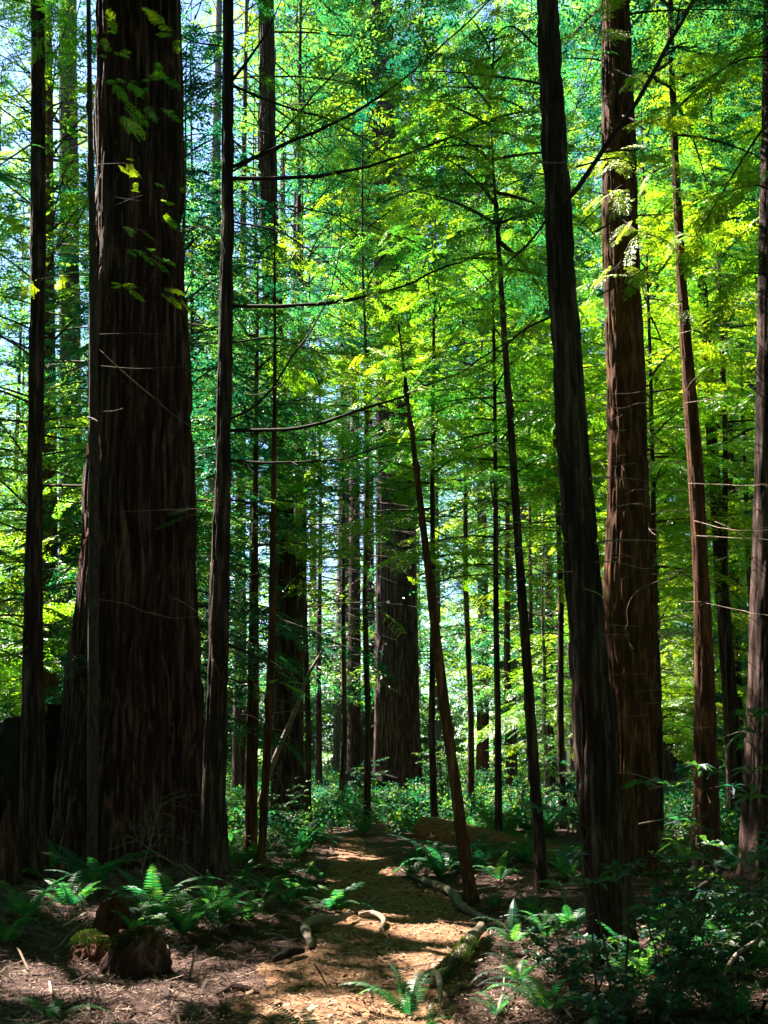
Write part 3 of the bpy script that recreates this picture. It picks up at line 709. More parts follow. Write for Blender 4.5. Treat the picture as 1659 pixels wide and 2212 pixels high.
for u, Yd, kind, lm, sc in ((545, 20, 'high1', 'bright', .95), (665, 24, 'high2', 'needle', .95), (735, 27, 'high1', 'bright', 1.1), (792, 23, 'high2', 'bright', .95), (940, 19.5, 'high1', 'bright', .95), (1015, 25, 'high2', 'bright', 1.05),
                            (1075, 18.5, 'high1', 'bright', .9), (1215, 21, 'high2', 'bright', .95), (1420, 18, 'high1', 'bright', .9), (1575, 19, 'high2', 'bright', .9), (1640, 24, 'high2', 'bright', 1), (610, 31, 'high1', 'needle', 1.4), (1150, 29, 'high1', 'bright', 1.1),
                            (300, 19, 'high2', 'needle', 1.1), (370, 24, 'high1', 'needle', 1.2), (240, 24, 'high2', 'needle', 1.2), (400, 18.5, 'high1', 'needle', 1.0)):  # hidden trees added behind the huge redwood to shade the left ground
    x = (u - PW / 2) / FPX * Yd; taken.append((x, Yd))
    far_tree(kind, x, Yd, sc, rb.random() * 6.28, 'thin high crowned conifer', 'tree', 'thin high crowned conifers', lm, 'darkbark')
def strew(kind_opts, n, y0, y1, dmin, phrase, cat, group, lmats, smin, smax, wid=.46, avoid=None):
    c = 0; tries = 0
    while c < n and tries < n * 60:
        tries += 1
        y = y0 + (y1 - y0) * rb.random() ** .8
        x = (rb.random() * 2 - 1) * (wid * y + 2.5)
        l, r_ = np.interp(y, TR_Y, TR_L), np.interp(y, TR_Y, TR_R)
        if y < 22 and l - 1.2 < x < r_ + 1.2: continue
        if avoid and avoid(x, y): continue
        uu = PW / 2 + x / y * FPX
        if y < 36 and 745 < uu < 965 and kind_opts[0][0] != 't': continue      # open view to the fluted redwood
        if y < 23 and 560 < uu < 700: continue
        if not ok(x, y, dmin): continue
        kd = kind_opts[int(rb.random() * len(kind_opts))]
        far_tree(kd, x, y, smin + (smax - smin) * rb.random(), rb.random() * 6.28, phrase, cat, group, lmats[int(rb.random() * len(lmats))], ['darkbark', 'redbark', 'greybark'][int(rb.random() * 3)])
        c += 1
sparse_left = lambda x, y: x / y < -0.27 and rb.random() < .8
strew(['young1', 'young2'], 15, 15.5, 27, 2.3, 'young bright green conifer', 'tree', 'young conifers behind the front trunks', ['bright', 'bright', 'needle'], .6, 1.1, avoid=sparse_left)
strew(['mid1', 'mid2'], 20, 25, 50, 3.2, 'mid height conifer', 'tree', 'mid height conifers', ['bright', 'bright', 'needle'], .75, 1.15, avoid=sparse_left)
strew(['tall1', 'tall2'], 19, 40, 82, 4.2, 'tall far redwood', 'tree', 'tall redwoods far behind', ['needle', 'needle', 'bright'], .85, 1.3, avoid=sparse_left)
strew(['small1', 'small2'], 44, 27, 70, 2.2, 'low leafy understory tree', 'tree', 'understory trees far behind', ['broad', 'needle', 'needle'], .7, 1.3)

r = np.random.default_rng(95); n = 9000
y = 15 + 60 * r.random(n) ** 1.4; x = (r.random(n) * 2 - 1) * (.45 * y + 2)
l, rr = np.interp(y, TR_Y, TR_L), np.interp(y, TR_Y, TR_R)
k = (~((x > .2) & (x < 5.5) & (y < 19.5))) & ((y > 22) | (x < l - .4) | (x > rr + .4)) & ((x > l) | (y > 17)) & (vn(x * .5, y * .5, 0, 17) > -.5)
x, y = x[k], y[k]; n = len(x); a = r.random(n) * 6.2832
V, Q, T = place_sprays(SP_B2, np.stack([x, y, gz(x, y) + .03], -1), np.stack([np.cos(a), np.sin(a), r.uniform(.2, 2.0, n)], -1), r.normal(0, .3, (n, 3)) + [0, 0, 1], r.uniform(.3, .65, n) * (1 + y * .012), r, .05 + .85 * r.random(n) ** 1.5)
tag(link('undergrowth', mesh_from('undergrowth', V, Q, M['fern'], T)), 'low leafy undergrowth covering the far forest floor', None, None, 'stuff')

# unseen forest foliage beside and behind the viewpoint, put in to block light
r = np.random.default_rng(92); n = 42000
a = r.random(n) * 6.2832; rad = 7 + 30 * r.random(n) ** .8
x = np.cos(a) * rad; y = np.sin(a) * rad - 1; z = 1 + r.random(n) * 28
k = ((y < 3) | (np.abs(x) > .50 * y + 3.5) | ((-x > .44 * y + 1.6) & (z > 5))) & (vn(x * .25, y * .25, z * .2, 6) > -.4)
hi = (r.random(n) < .5) & (rad > 4)
x, y, z = x[k], y[k], z[k]; n = len(x)
V, Q, T = place_sprays(SP_C, np.stack([x, y, z], -1), r.normal(0, 1, (n, 3)) * [1, 1, .25], r.normal(0, .3, (n, 3)) + [0, 0, 1], r.uniform(1.4, 2.6, n), r, r.uniform(.1, .9, n))
kk = carve_mask(V, Q)
tag(link('unseen_shade_foliage', mesh_from('unseen_shade_foliage', V, Q[~kk], M['needle'], T[~kk])), 'unseen conifer foliage added around the viewpoint to block light', None, None, 'stuff')

r = np.random.default_rng(96); n = 21000  # loose foliage above the frame, added to throw dappled shade
x = (r.random(n) * 2 - 1) * 17; y = 2 + 30 * r.random(n); z = 3.6 + .84 * np.clip(y, 4, 99) + 14 * r.random(n)
k = (vn(x * .22, y * .22, z * .15, 8) > np.where(x > 0, -.12, -.2)) & (z < 30) & (np.abs(x) < .5 * y + 4)
x, y, z = x[k], y[k], z[k]; n = len(x)
V, Q, T = place_sprays(SP_M, np.stack([x, y, z], -1), r.normal(0, 1, (n, 3)) * [1, 1, .25], r.normal(0, .3, (n, 3)) + [0, 0, 1], r.uniform(.8, 1.3, n), r, r.uniform(.1, .9, n))
kk = carve_mask(V, Q)
tag(link('added_shade_canopy', mesh_from('added_shade_canopy', V, Q[~kk], M['needle'], T[~kk])), 'unseen trunkless conifer canopy added above the trail for dappled shade', None, None, 'stuff')

# far-off wood that reads as one mass
r = np.random.default_rng(91); n = 11000
x = (r.random(n) * 2 - 1) * 75; y = 84 + r.random(n) * 26; z = .3 + r.random(n) ** 2.2 * 22
kz = (x / y > -.27 - .2 * (z < 4)) & (vn(x * .12, y * .12, z * .10, 5) > -0.6 + (z / 30) * .8)
x, y, z = x[kz], y[kz], z[kz]; n = len(x)
V, Q, T = place_sprays(SP_C, np.stack([x, y, z], -1), r.normal(0, 1, (n, 3)) * [1, 1, .25], r.normal(0, .3, (n, 3)) + [0, 0, 1], r.uniform(1.6, 3.2, n), r, r.uniform(.1, .9, n))
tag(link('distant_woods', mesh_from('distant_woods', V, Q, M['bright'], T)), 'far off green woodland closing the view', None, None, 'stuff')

# ---------------------------------------------------------------- limbs and dead twigs of the front trees
M['dark_limb'] = rough_mat('dark_limb_bark', [(0.018, 0.012, 0.010), (0.04, 0.028, 0.022), (0.07, 0.052, 0.042)], (20, 20, 20), 0.6, 0.005)
def limb(tree, pts, r0, r1, mat, leaves=None, twigs=4, name='branch', wob=0.012, seed=None):
    base = np.array(tree.location)
    P = np.array([tuple(unproj(*p)) for p in pts]) - base
    n = max(10, len(pts) * 6)
    L = smooth_line(P, n); r = np.random.default_rng(seed if seed is not None else abs(int(pts[0][0] * 31 + pts[0][1] * 7 + len(pts))))
    ln = np.linalg.norm(np.diff(P, axis=0), axis=1).sum()
    w = np.stack([vn(np.linspace(0, ln * 5, n), k * 7.0 + pts[0][0], 0, 61) for k in range(3)], -1) * wob * np.linspace(0.1, 1, n)[:, None]
    L = L + w
    mb = MB(); rad = np.linspace(r0, r1, n) * (1 + .12 * vn(np.linspace(0, ln * 9, n), 3, 0, 62)); mb.tube(L, rad, 6, .5)
    ends = []
    for k in range(twigs):
        f = r.uniform(.2, .97); i = int(f * (n - 1)); t = L[min(i + 1, n - 1)] - L[max(i - 1, 0)]; t /= np.linalg.norm(t) + 1e-9
        sd = np.cross(t, [0, 0, 1]); sd /= np.linalg.norm(sd) + 1e-9
        d = t * r.uniform(.4, 1) + sd * r.choice([-1, 1]) * r.uniform(.4, .9) + np.array([0, 0, r.uniform(-.45, .35)])
        d /= np.linalg.norm(d); tl = ln * r.uniform(.06, .22) + .04; q = np.linspace(0, 1, 6)[:, None]
        T = L[i] + d * tl * q + np.array([0, 0, -.12 * tl]) * q ** 2 + r.normal(0, .02 * tl, (6, 3)) * q
        mb.tube(T, np.linspace(rad[i] * .5, max(.0012, r1 * .45), 6), 6, .5)
        ends.append((T[-1], d)); ends.append((T[3], d))
    o = mb.build(name, mat, tree)
    if leaves:
        cnt, size, tint, f0 = leaves
        P2, D, U, S, TT = [], [], [], [], []
        for k in range(cnt):
            if k < len(ends) and r.random() < .8: p, d = ends[k]
            else:
                f = f0 + (1 - f0) * r.random(); i = int(f * (n - 1)); p = L[i]; t = L[min(i + 1, n - 1)] - L[max(i - 1, 0)]; t /= np.linalg.norm(t) + 1e-9
                sd = np.cross(t, [0, 0, 1]); d = t * .6 + sd * (1 if k % 2 else -1) * r.uniform(.6, 1.2)
            P2.append(p); D.append(d + np.array([0, 0, r.normal(-.12, .1)])); U.append([r.normal(0, .3), r.normal(0, .3), 1]); S.append(size * r.uniform(.6, 1.2)); TT.append(tint + r.normal(0, .12))
        V, Q, T = place_sprays(SP_F, P2, D, U, S, r, TT)
        km = ~carve_mask(V + base, Q); Q, T = Q[km], T[km]
        link('foliage', mesh_from('foliage', V, Q, M['bright'], T), o)
    return o
DL, DT = M['dark_limb'], M['deadtwig']
E_ = 11.5
for pts, r0, lv in (
    ([(500, 661, E_), (620, 660, 11.2), (760, 648, 10.9), (880, 612, 10.6), (1000, 562, 10.3), (1110, 545, 10), (1190, 520, 9.8)], .022, (26, .42, .75, .35)),
    ([(505, 386, E_), (640, 383, 11.3), (780, 362, 11.0), (920, 318, 10.8), (1050, 268, 10.5), (1180, 232, 10.2)], .024, (26, .42, .8, .4)),
    ([(505, 186, E_), (600, 225, 11.8), (720, 262, 12.2), (830, 330, 12.6), (900, 392, 13.0)], .017, (18, .42, .6, .3)),
    ([(500, 176, E_), (545, 115, 11.2), (590, 45, 11.0), (625, -40, 10.8)], .022, (8, .4, .6, .5)),
    ([(500, 372, E_), (575, 320, 11.1), (680, 205, 10.8), (775, 92, 10.5), (850, -30, 10.3)], .014, (8, .4, .6, .5)),
    ([(505, 360, E_), (640, 300, 11.0), (760, 245, 10.7), (900, 150, 10.4), (1060, 0, 10.1), (1110, -60, 10.0)], .022, (14, .4, .65, .4)),
    ([(496, 906, E_), (560, 870, 11.2), (620, 790, 11.0), (690, 680, 10.8), (728, 560, 10.6), (738, 450, 10.5), (775, 370, 10.4)], .014, None),
    ([(500, 930, E_), (640, 925, 11.1), (760, 893, 10.8), (880, 850, 10.5), (1010, 795, 10.2), (1120, 720, 10.0), (1185, 670, 9.9)], .022, (22, .38, .7, .35)),
    ([(498, 995, E_), (620, 1000, 11.2), (740, 990, 11.0), (850, 958, 10.8), (980, 950, 10.6)], .014, (18, .38, .75, .3)),
    ([(492, 1392, E_), (540, 1412, 11.3), (600, 1440, 11.1), (635, 1462, 11.0)], .020, None),
    ([(505, 480, E_), (600, 500, 11.4), (700, 560, 11.6), (800, 640, 11.9)], .012, (14, .38, .6, .3)),
    ([(500, 740, E_), (600, 730, 11.7), (700, 765, 12), (820, 760, 12.4)], .011, (20, .40, .85, .2)),
    ([(495, 1100, E_), (580, 1080, 11.6), (680, 1090, 11.8), (770, 1075, 12)], .010, (18, .38, .8, .2)),
    ([(478, 100, E_), (420, 90, 11.6), (360, 60, 11.8), (300, 10, 12)], .012, (9, .2, .6, .3)),
    ([(478, 640, E_), (450, 600, 11.7), (425, 560, 12)], .008, (5, .3, .7, .3))):
    limb(tE, pts, r0, .003, DL, lv, 7, wob=.03)
limb(tL, [(1218, 440, 7.45), (1262, 385, 7.3), (1330, 285, 7.1), (1400, 175, 6.9), (1450, 80, 6.8), (1520, -25, 6.7)], .020, .012, DL, None, 4, wob=.02)
limb(tL, [(1205, 440, 7.45), (1150, 515, 7.4), (1090, 575, 7.5), (1010, 640, 7.6)], .012, .003, DL, (5, .26, .7, .5), 4)
for pts, r0, lv in (([(1210, 190, 7.6), (1080, 165, 7.9), (960, 155, 8.2), (820, 150, 8.6)], .010, (9, .3, .7, .3)), ([(1160, 100, 7.6), (1090, 60, 7.8), (1000, 190, 8.1)], .009, (6, .3, .7, .3)),
                    ([(1200, 680, 7.6), (1120, 720, 7.8), (1050, 790, 8.1), (980, 800, 8.4)], .010, (7, .26, .7, .4)), ([(1290, 640, 7.6), (1380, 590, 7.9), (1450, 560, 8.2)], .007, (5, .26, .7, .3)),
                    ([(1285, 500, 7.6), (1350, 470, 8.0), (1440, 460, 8.4), (1530, 420, 8.8)], .009, (8, .3, .8, .3)), ([(1245, 360, 7.6), (1340, 345, 8), (1450, 400, 8.5)], .008, (8, .3, .85, .3))):
    limb(tL, pts, r0, .002, DL, lv, 5)
limb(tP, [(1690, 230, 9.0), (1640, 290, 9), (1590, 370, 9.1), (1540, 450, 9.2), (1480, 540, 9.3)], .014, .003, DL, (12, .36, .8, .2), 5)
limb(tP, [(1690, 120, 9.0), (1600, 130, 9), (1500, 190, 9.1), (1430, 230, 9.2)], .010, .003, DL, (20, .36, .85, .1), 8)
limb(tP, [(1690, 420, 9.0), (1620, 400, 9), (1540, 440, 9.1)], .010, .003, DL, (16, .36, .9, .1), 6)
limb(tP, [(1690, 600, 9.0), (1620, 590, 9), (1560, 620, 9.1)], .010, .003, DL, (14, .36, .8, .1), 6)
for t_, pts, cnt, sz, ti in ((tM, [(1360, 330, 12.7), (1310, 345, 12), (1250, 330, 11.4)], 14, .42, .85), (tM, [(1330, 150, 12.7), (1370, 165, 12), (1430, 140, 11.3)], 14, .42, .8), (tM, [(1340, 470, 12.7), (1380, 500, 12), (1440, 520, 11.4)], 14, .40, .85),
                         (tM, [(1350, 560, 12.7), (1320, 585, 12.1), (1290, 600, 11.6)], 10, .34, .9), (tM, [(1330, 60, 12.7), (1300, 70, 12), (1260, 40, 11.4)], 12, .42, .7), (tM, [(1345, 250, 12.7), (1400, 265, 12), (1460, 240, 11.4)], 14, .40, .85),
                         (tM, [(1345, 400, 12.7), (1310, 420, 12.1), (1270, 410, 11.6)], 12, .38, .85), (tN, [(1450, 330, 14), (1420, 350, 13.4), (1370, 340, 12.8)], 14, .42, .85), (tN, [(1460, 500, 14), (1500, 510, 13.4), (1560, 490, 13)], 14, .40, .8),
                         (tN, [(1445, 120, 14), (1480, 130, 13.4), (1540, 110, 13)], 14, .42, .8), (tN, [(1475, 650, 14), (1440, 660, 13.4), (1410, 655, 13)], 10, .36, .8), (tN, [(1450, 400, 14), (1490, 420, 13.4), (1560, 400, 13)], 12, .40, .85)):
    limb(t_, pts, .012, .003, DL, (cnt, sz, ti, .15), 6)
# leafy sprigs hanging before the huge trunk
for pts, cnt, sz, ti in (([(215, 455, 11), (290, 428, 10.9), (360, 398, 10.8)], 8, .20, .75), ([(213, 487, 11), (280, 490, 10.9), (350, 513, 10.8), (415, 522, 10.7)], 7, .20, .7),
                         ([(214, 638, 11), (300, 620, 10.9), (382, 622, 10.8)], 9, .20, .85), ([(210, 356, 11), (265, 352, 10.8), (285, 362, 10.8)], 5, .20, .9),
                         ([(206, 240, 11), (250, 245, 10.9), (290, 262, 10.8)], 8, .24, .8), ([(203, 120, 11), (235, 112, 10.9), (262, 60, 10.8)], 8, .18, .6),
                         ([(205, 180, 11), (260, 182, 10.9), (370, 170, 10.7)], 14, .19, .4), ([(206, 215, 11), (300, 225, 10.9), (390, 250, 10.7)], 11, .19, .45),
                         ([(214, 545, 11), (300, 540, 10.8), (400, 575, 10.6)], 11, .19, .4), ([(192, 600, 11), (130, 598, 11), (80, 600, 10.9)], 6, .24, .85),
                         ([(214, 420, 11), (330, 440, 10.9), (400, 470, 10.8)], 7, .2, .5), ([(195, 300, 11), (130, 330, 11), (60, 310, 10.9)], 6, .3, .2), ([(195, 90, 11), (120, 60, 11), (30, 110, 10.9)], 8, .34, .2)):
    limb(tD, pts, .0045, .0015, M['branch'], (cnt, sz, ti, .35), 4)
for t_, pts, r0 in ((tE, [(460, 1110, 11.4), (420, 1099, 11.1), (340, 1103, 10.9), (243, 1106, 10.7)], .009), (tD, [(214, 1295, 11), (270, 1303, 10.9), (312, 1320, 10.8), (370, 1334, 10.8), (425, 1333, 10.7)], .0055),
                    (tD, [(214, 722, 11), (300, 718, 10.9), (352, 722, 10.8)], .003), (tD, [(214, 790, 11), (300, 795, 10.8), (412, 790, 10.6)], .004), (tD, [(214, 755, 11), (300, 832, 10.8), (415, 925, 10.6), (450, 937, 10.5)], .0055),
                    (tD, [(190, 1168, 11), (130, 1170, 11), (88, 1174, 11)], .0035), (tD, [(214, 890, 11), (245, 886, 10.9), (268, 880, 10.8)], .003), (tE, [(455, 1215, 11.4), (452, 1330, 11.2), (460, 1450, 11.2)], .004),
                    (tE, [(450, 1340, 11.5), (400, 1305, 11.2), (362, 1285, 11.1)], .004), (tB, [(95, 965, 12.2), (130, 960, 12), (150, 968, 12)], .006), (tB, [(52, 1170, 12.2), (20, 1180, 12), (0, 1178, 12)], .005),
                    (tB, [(62, 1395, 12.2), (30, 1420, 12), (8, 1422, 12)], .006), (tD, [(190, 900, 11), (205, 905, 10.8), (213, 912, 10.7)], .006)):
    limb(t_, pts, r0, .0018, DT, None, 2, 'dead_twig')
N_ = 14.0
for t_, r0, pts in (
    (tN, .007, [(1484, 922), (1435, 924), (1387, 928), (1354, 929), (1313, 938), (1270, 953)]), (tN, .004, [(1354, 929), (1325, 912), (1294, 891)]),
    (tN, .006, [(1464, 968), (1387, 970), (1344, 984), (1278, 1003)]), (tN, .006, [(1487, 995), (1447, 998), (1384, 1001), (1358, 1002), (1295, 1014)]),
    (tN, .006, [(1495, 1058), (1450, 1059), (1387, 1057), (1358, 1060)]), (tN, .006, [(1497, 1104), (1441, 1105), (1407, 1113), (1401, 1130), (1404, 1147), (1418, 1155)]),
    (tN, .004, [(1455, 1202), (1412, 1200), (1364, 1202), (1311, 1203)]), (tN, .006, [(1496, 1242), (1435, 1240), (1404, 1241)]), (tN, .005, [(1504, 1324), (1464, 1332), (1424, 1348), (1350, 1351), (1301, 1348)]),
    (tN, .006, [(1500, 1365), (1407, 1372), (1358, 1371), (1307, 1372)]), (tN, .005, [(1500, 1460), (1417, 1453), (1386, 1455), (1316, 1459)]), (tN, .004, [(1500, 1484), (1445, 1487), (1417, 1490), (1370, 1495)]),
    (tN, .008, [(1500, 1449), (1476, 1456), (1460, 1480), (1456, 1501)]), (tN, .004, [(1503, 1509), (1480, 1511), (1433, 1517), (1390, 1519)]), (tN, .004, [(1480, 1300), (1538, 1300)]),
    (tN, .006, [(1500, 1125), (1557, 1140), (1610, 1146), (1690, 1144)]), (tN, .006, [(1505, 1157), (1577, 1161), (1690, 1166)]), (tN, .005, [(1487, 1044), (1597, 1048), (1690, 1046)]),
    (tN, .006, [(1480, 845), (1510, 810), (1590, 772)]), (tN, .005, [(1478, 775), (1440, 765), (1400, 772)]), (tN, .005, [(1480, 870), (1540, 862), (1580, 848)]), (tN, .005, [(1480, 700), (1440, 712), (1380, 705)]),
    (tN, .005, [(1465, 590), (1420, 600), (1350, 596)]), (tN, .006, [(1470, 720), (1540, 702), (1620, 690)]), (tN, .005, [(1520, 1302), (1592, 1317), (1630, 1325), (1690, 1335)]),
    (tN, .005, [(1510, 1580), (1480, 1572), (1440, 1590)]), (tN, .005, [(1540, 1600), (1600, 1580), (1640, 1585)]),
    (tM, .006, [(1264, 865), (1295, 853), (1372, 849), (1398, 843)]), (tM, .005, [(1281, 864), (1315, 878), (1344, 881), (1378, 872), (1404, 873)]), (tM, .004, [(1310, 1100), (1370, 1088), (1407, 1098)]),
    (tM, .005, [(1424, 1254), (1387, 1270), (1364, 1292), (1355, 1318), (1357, 1347), (1351, 1361), (1360, 1390), (1372, 1420)]), (tM, .004, [(1335, 1538), (1355, 1546), (1405, 1546)])):
    Ys = np.linspace(13.9, 12.0, len(pts)) if t_ is tN else np.full(len(pts), 12.2)
    limb(t_, [(u, v, y) for (u, v), y in zip(pts, Ys)], r0, .0025, DT, None, 2, 'dead_twig')
for r0, pts in ((.006, [(1272, 1034), (1330, 1031), (1378, 1035), (1407, 1040)]), (.008, [(1280, 1174), (1321, 1167), (1378, 1167), (1424, 1171), (1460, 1178)]), (.005, [(1278, 1214), (1335, 1215), (1378, 1225), (1415, 1225)]),
                (.006, [(1255, 1271), (1285, 1278), (1302, 1289)]), (.006, [(1215, 1110), (1150, 1128), (1080, 1122), (1000, 1110)]), (.006, [(1225, 1170), (1150, 1180), (1080, 1182), (1010, 1178)]), (.006, [(1238, 1235), (1170, 1238), (1118, 1252)]),
                (.006, [(1160, 348), (1200, 352), (1245, 347)]), (.007, [(1335, 1670), (1370, 1672), (1412, 1685)])):
    limb(tL, [(u, v, y) for (u, v), y in zip(pts, np.linspace(7.5, 7.25, len(pts)))], r0, .0018, DT, None, 1, 'dead_twig')
# random stubs on the slim trunks
def stubs(tree, spec_u, Y, n, vmin, vmax, hw, seed, mat=None, ll=(30, 130)):
    r = random.Random(seed)
    for k in range(n):
        v = r.uniform(vmin, vmax); s = r.choice([-1, 1]); u = spec_u(v) + s * hw * .8; L_ = r.uniform(*ll)
        y2 = Y + r.uniform(-.8, .5)
        limb(tree, [(u, v, Y), (u + s * L_ * .5, v + r.uniform(-18, 12), (Y + y2) / 2), (u + s * L_, v + r.uniform(-30, 35), y2)], .006, .0015, mat or (DT if r.random() < .45 else DL), None, 2, 'dead_twig')
stubs(tB, lambda v: 80, 12.3, 9, 100, 1500, 18, 1)
stubs(tE, lambda v: np.interp(v, [0, 1000, 1900], [493, 482, 457]), 11.5, 12, 100, 1700, 16, 2)
stubs(tF, lambda v: np.interp(v, [640, 1400, 1900], [594, 587, 562]), 13.0, 16, 700, 1750, 8, 3, None, (30, 110))
stubs(tJ, lambda v: np.interp(v, [700, 970, 1200, 1500, 1900], [861, 893, 922, 957, 1012]), 11.0, 8, 800, 1700, 8, 4, DL)
stubs(tK, lambda v: np.interp(v, [640, 1000, 1500, 1900], [1084, 1108, 1143, 1170]), 11.8, 9, 700, 1750, 9, 5, DL)
stubs(tN, lambda v: np.interp(v, [0, 600, 1000, 1400], [1447, 1472, 1501, 1520]), 14.0, 10, 300, 1500, 18, 6)
stubs(tO, lambda v: np.interp(v, [500, 1500], [1510, 1576]), 20.0, 8, 500, 1500, 12, 7, DL)
# sapling foliage on the slim ones
for t_, u0, v0, Y0, du, n_, ti in ((tF, 593, 700, 13, 90, 7, .8), (tF, 590, 900, 13, -70, 5, .8), (tF, 588, 1150, 13, 60, 4, .75), (tF, 583, 1290, 13, -60, 4, .7), (tF, 580, 1480, 13, 50, 4, .8), (tF, 575, 1500, 13, -60, 5, .8), (tF, 565, 1650, 13, -55, 4, .6),
                                   (tJ, 862, 745, 11, 60, 6, .75), (tJ, 862, 750, 11, -60, 6, .75), (tJ, 868, 780, 11, -40, 5, .8), (tJ, 866, 765, 11, 45, 5, .6), (tJ, 870, 800, 11, 70, 5, .7), (tJ, 890, 900, 11, -80, 5, .7), (tK, 1085, 700, 11.8, -90, 6, .7), (tK, 1090, 690, 11.8, 70, 6, .8), (tK, 1100, 900, 11.8, 60, 4, .5)):
    limb(t_, [(u0, v0, Y0), (u0 + du * .5, v0 - 8, Y0 - .3), (u0 + du, v0 + 8, Y0 - .6)], .006, .0015, M['branch'], (n_ + 3, .26, ti, .3), 4)

# ---------------------------------------------------------------- ferns
def frond_mesh(seed, L, arch, n=30, wid=.11, mat='fern', nl=2):
    r = random.Random(seed); V, Q, T = [], [], []
    mb = MB()
    ts = np.linspace(0, 1, 14)
    ang0 = 1.25; path = [np.zeros(3)]; a = ang0
    for k in range(1, 14):
        a = ang0 - arch * ts[k] ** 1.15
        path.append(path[-1] + np.array([math.cos(a), r.uniform(-.04, .04), math.sin(a)]) * L / 13)
    path = np.array(path)
    mb.tube(path, np.linspace(.0035, .001, 14), 3, .35, 1, False)
    LV, LT = [], []
    for k in range(n):
        f = .12 + .88 * (k + .5) / n
        p = np.array([np.interp(f, ts, path[:, c]) for c in range(3)]); q = np.array([np.interp(min(1, f + .02), ts, path[:, c]) for c in range(3)])
        t = q - np.array([np.interp(max(0, f - .02), ts, path[:, c]) for c in range(3)]); t /= np.linalg.norm(t)
        nrm = np.cross(t, [0, 1, 0]); nrm /= np.linalg.norm(nrm)
        w = wid * min(1, .35 + f * 2.6) * (1 - max(0, (f - .45) / .55)) ** .75 * r.uniform(.9, 1.1) + .006
        for s in (-1, 1):
            if r.random() < .02: continue
            d = np.array([0, s, 0]) * .93 + t * .34 - nrm * r.uniform(-.05, .28)
            d /= np.linalg.norm(d); ww = L * .88 / n * .95
            up = t * ww / 2; m = p + d * w * .35; dr = np.array([0, 0, -w * .10])
            LV.append([p - up * .6, m + d * w * .1 - up * .9, p + d * w * .8 - up * .45 + dr, p + d * w + dr * 1.4])
            LV.append([p - up * .6, p + d * w + dr * 1.4, p + d * w * .55 + up * .75 + dr * .5, p + up * .9])
            LT += [.5 + r.gauss(0, .1)] * 2
    LV = np.array(LV); mb.add(LV.reshape(-1, 3), np.arange(len(LV) * 4).reshape(-1, 4), .5, 0); mb.T[-1] = np.array(LT)
    me = mesh_from('frond', np.vstack(mb.V), np.vstack(mb.Q), [M[mat], M['branch']], np.concatenate(mb.T), False, np.concatenate(mb.M))
    return me, np.vstack(mb.V), np.vstack(mb.Q), np.concatenate(mb.T), np.concatenate(mb.M)
FR = [frond_mesh(1, .95, 1.5), frond_mesh(2, 1.0, 2.0), frond_mesh(3, .9, 1.1), frond_mesh(4, 1.0, 1.75)]
FRD = [frond_mesh(5, .8, 2.7, 26, .07, 'deadfern'), frond_mesh(6, .75, 3.1, 26, .06, 'deadfern')]
FERN_GROUP = 'sword ferns on the forest floor'
def fern(u, v, size, n, seed, label, dead=1, yaw0=None, spread=6.283):
    size *= .95
    r = random.Random(seed)
    x, y, z = ground_hit(u, v)
    o = thing('sword_fern', label, 'fern', (x, y, z - .02), FERN_GROUP)
    for k in range(n + dead):
        d = k >= n
        me = (r.choice(FRD) if d else r.choice(FR))[0]
        f = link('frond', me, o)
        yaw = (yaw0 if yaw0 is not None else 0) + (k / max(n, 1) - (.5 if spread < 6 else 0)) * spread + r.gauss(0, .22)
        f.rotation_euler = (r.gauss(0, .10), r.uniform(-.30, .32) + (.35 if d else 0), yaw)
        s = size * r.uniform(.78, 1.12); f.scale = (s, s, s)
        if d: f['label'] = 'brown dead frond'
    return o
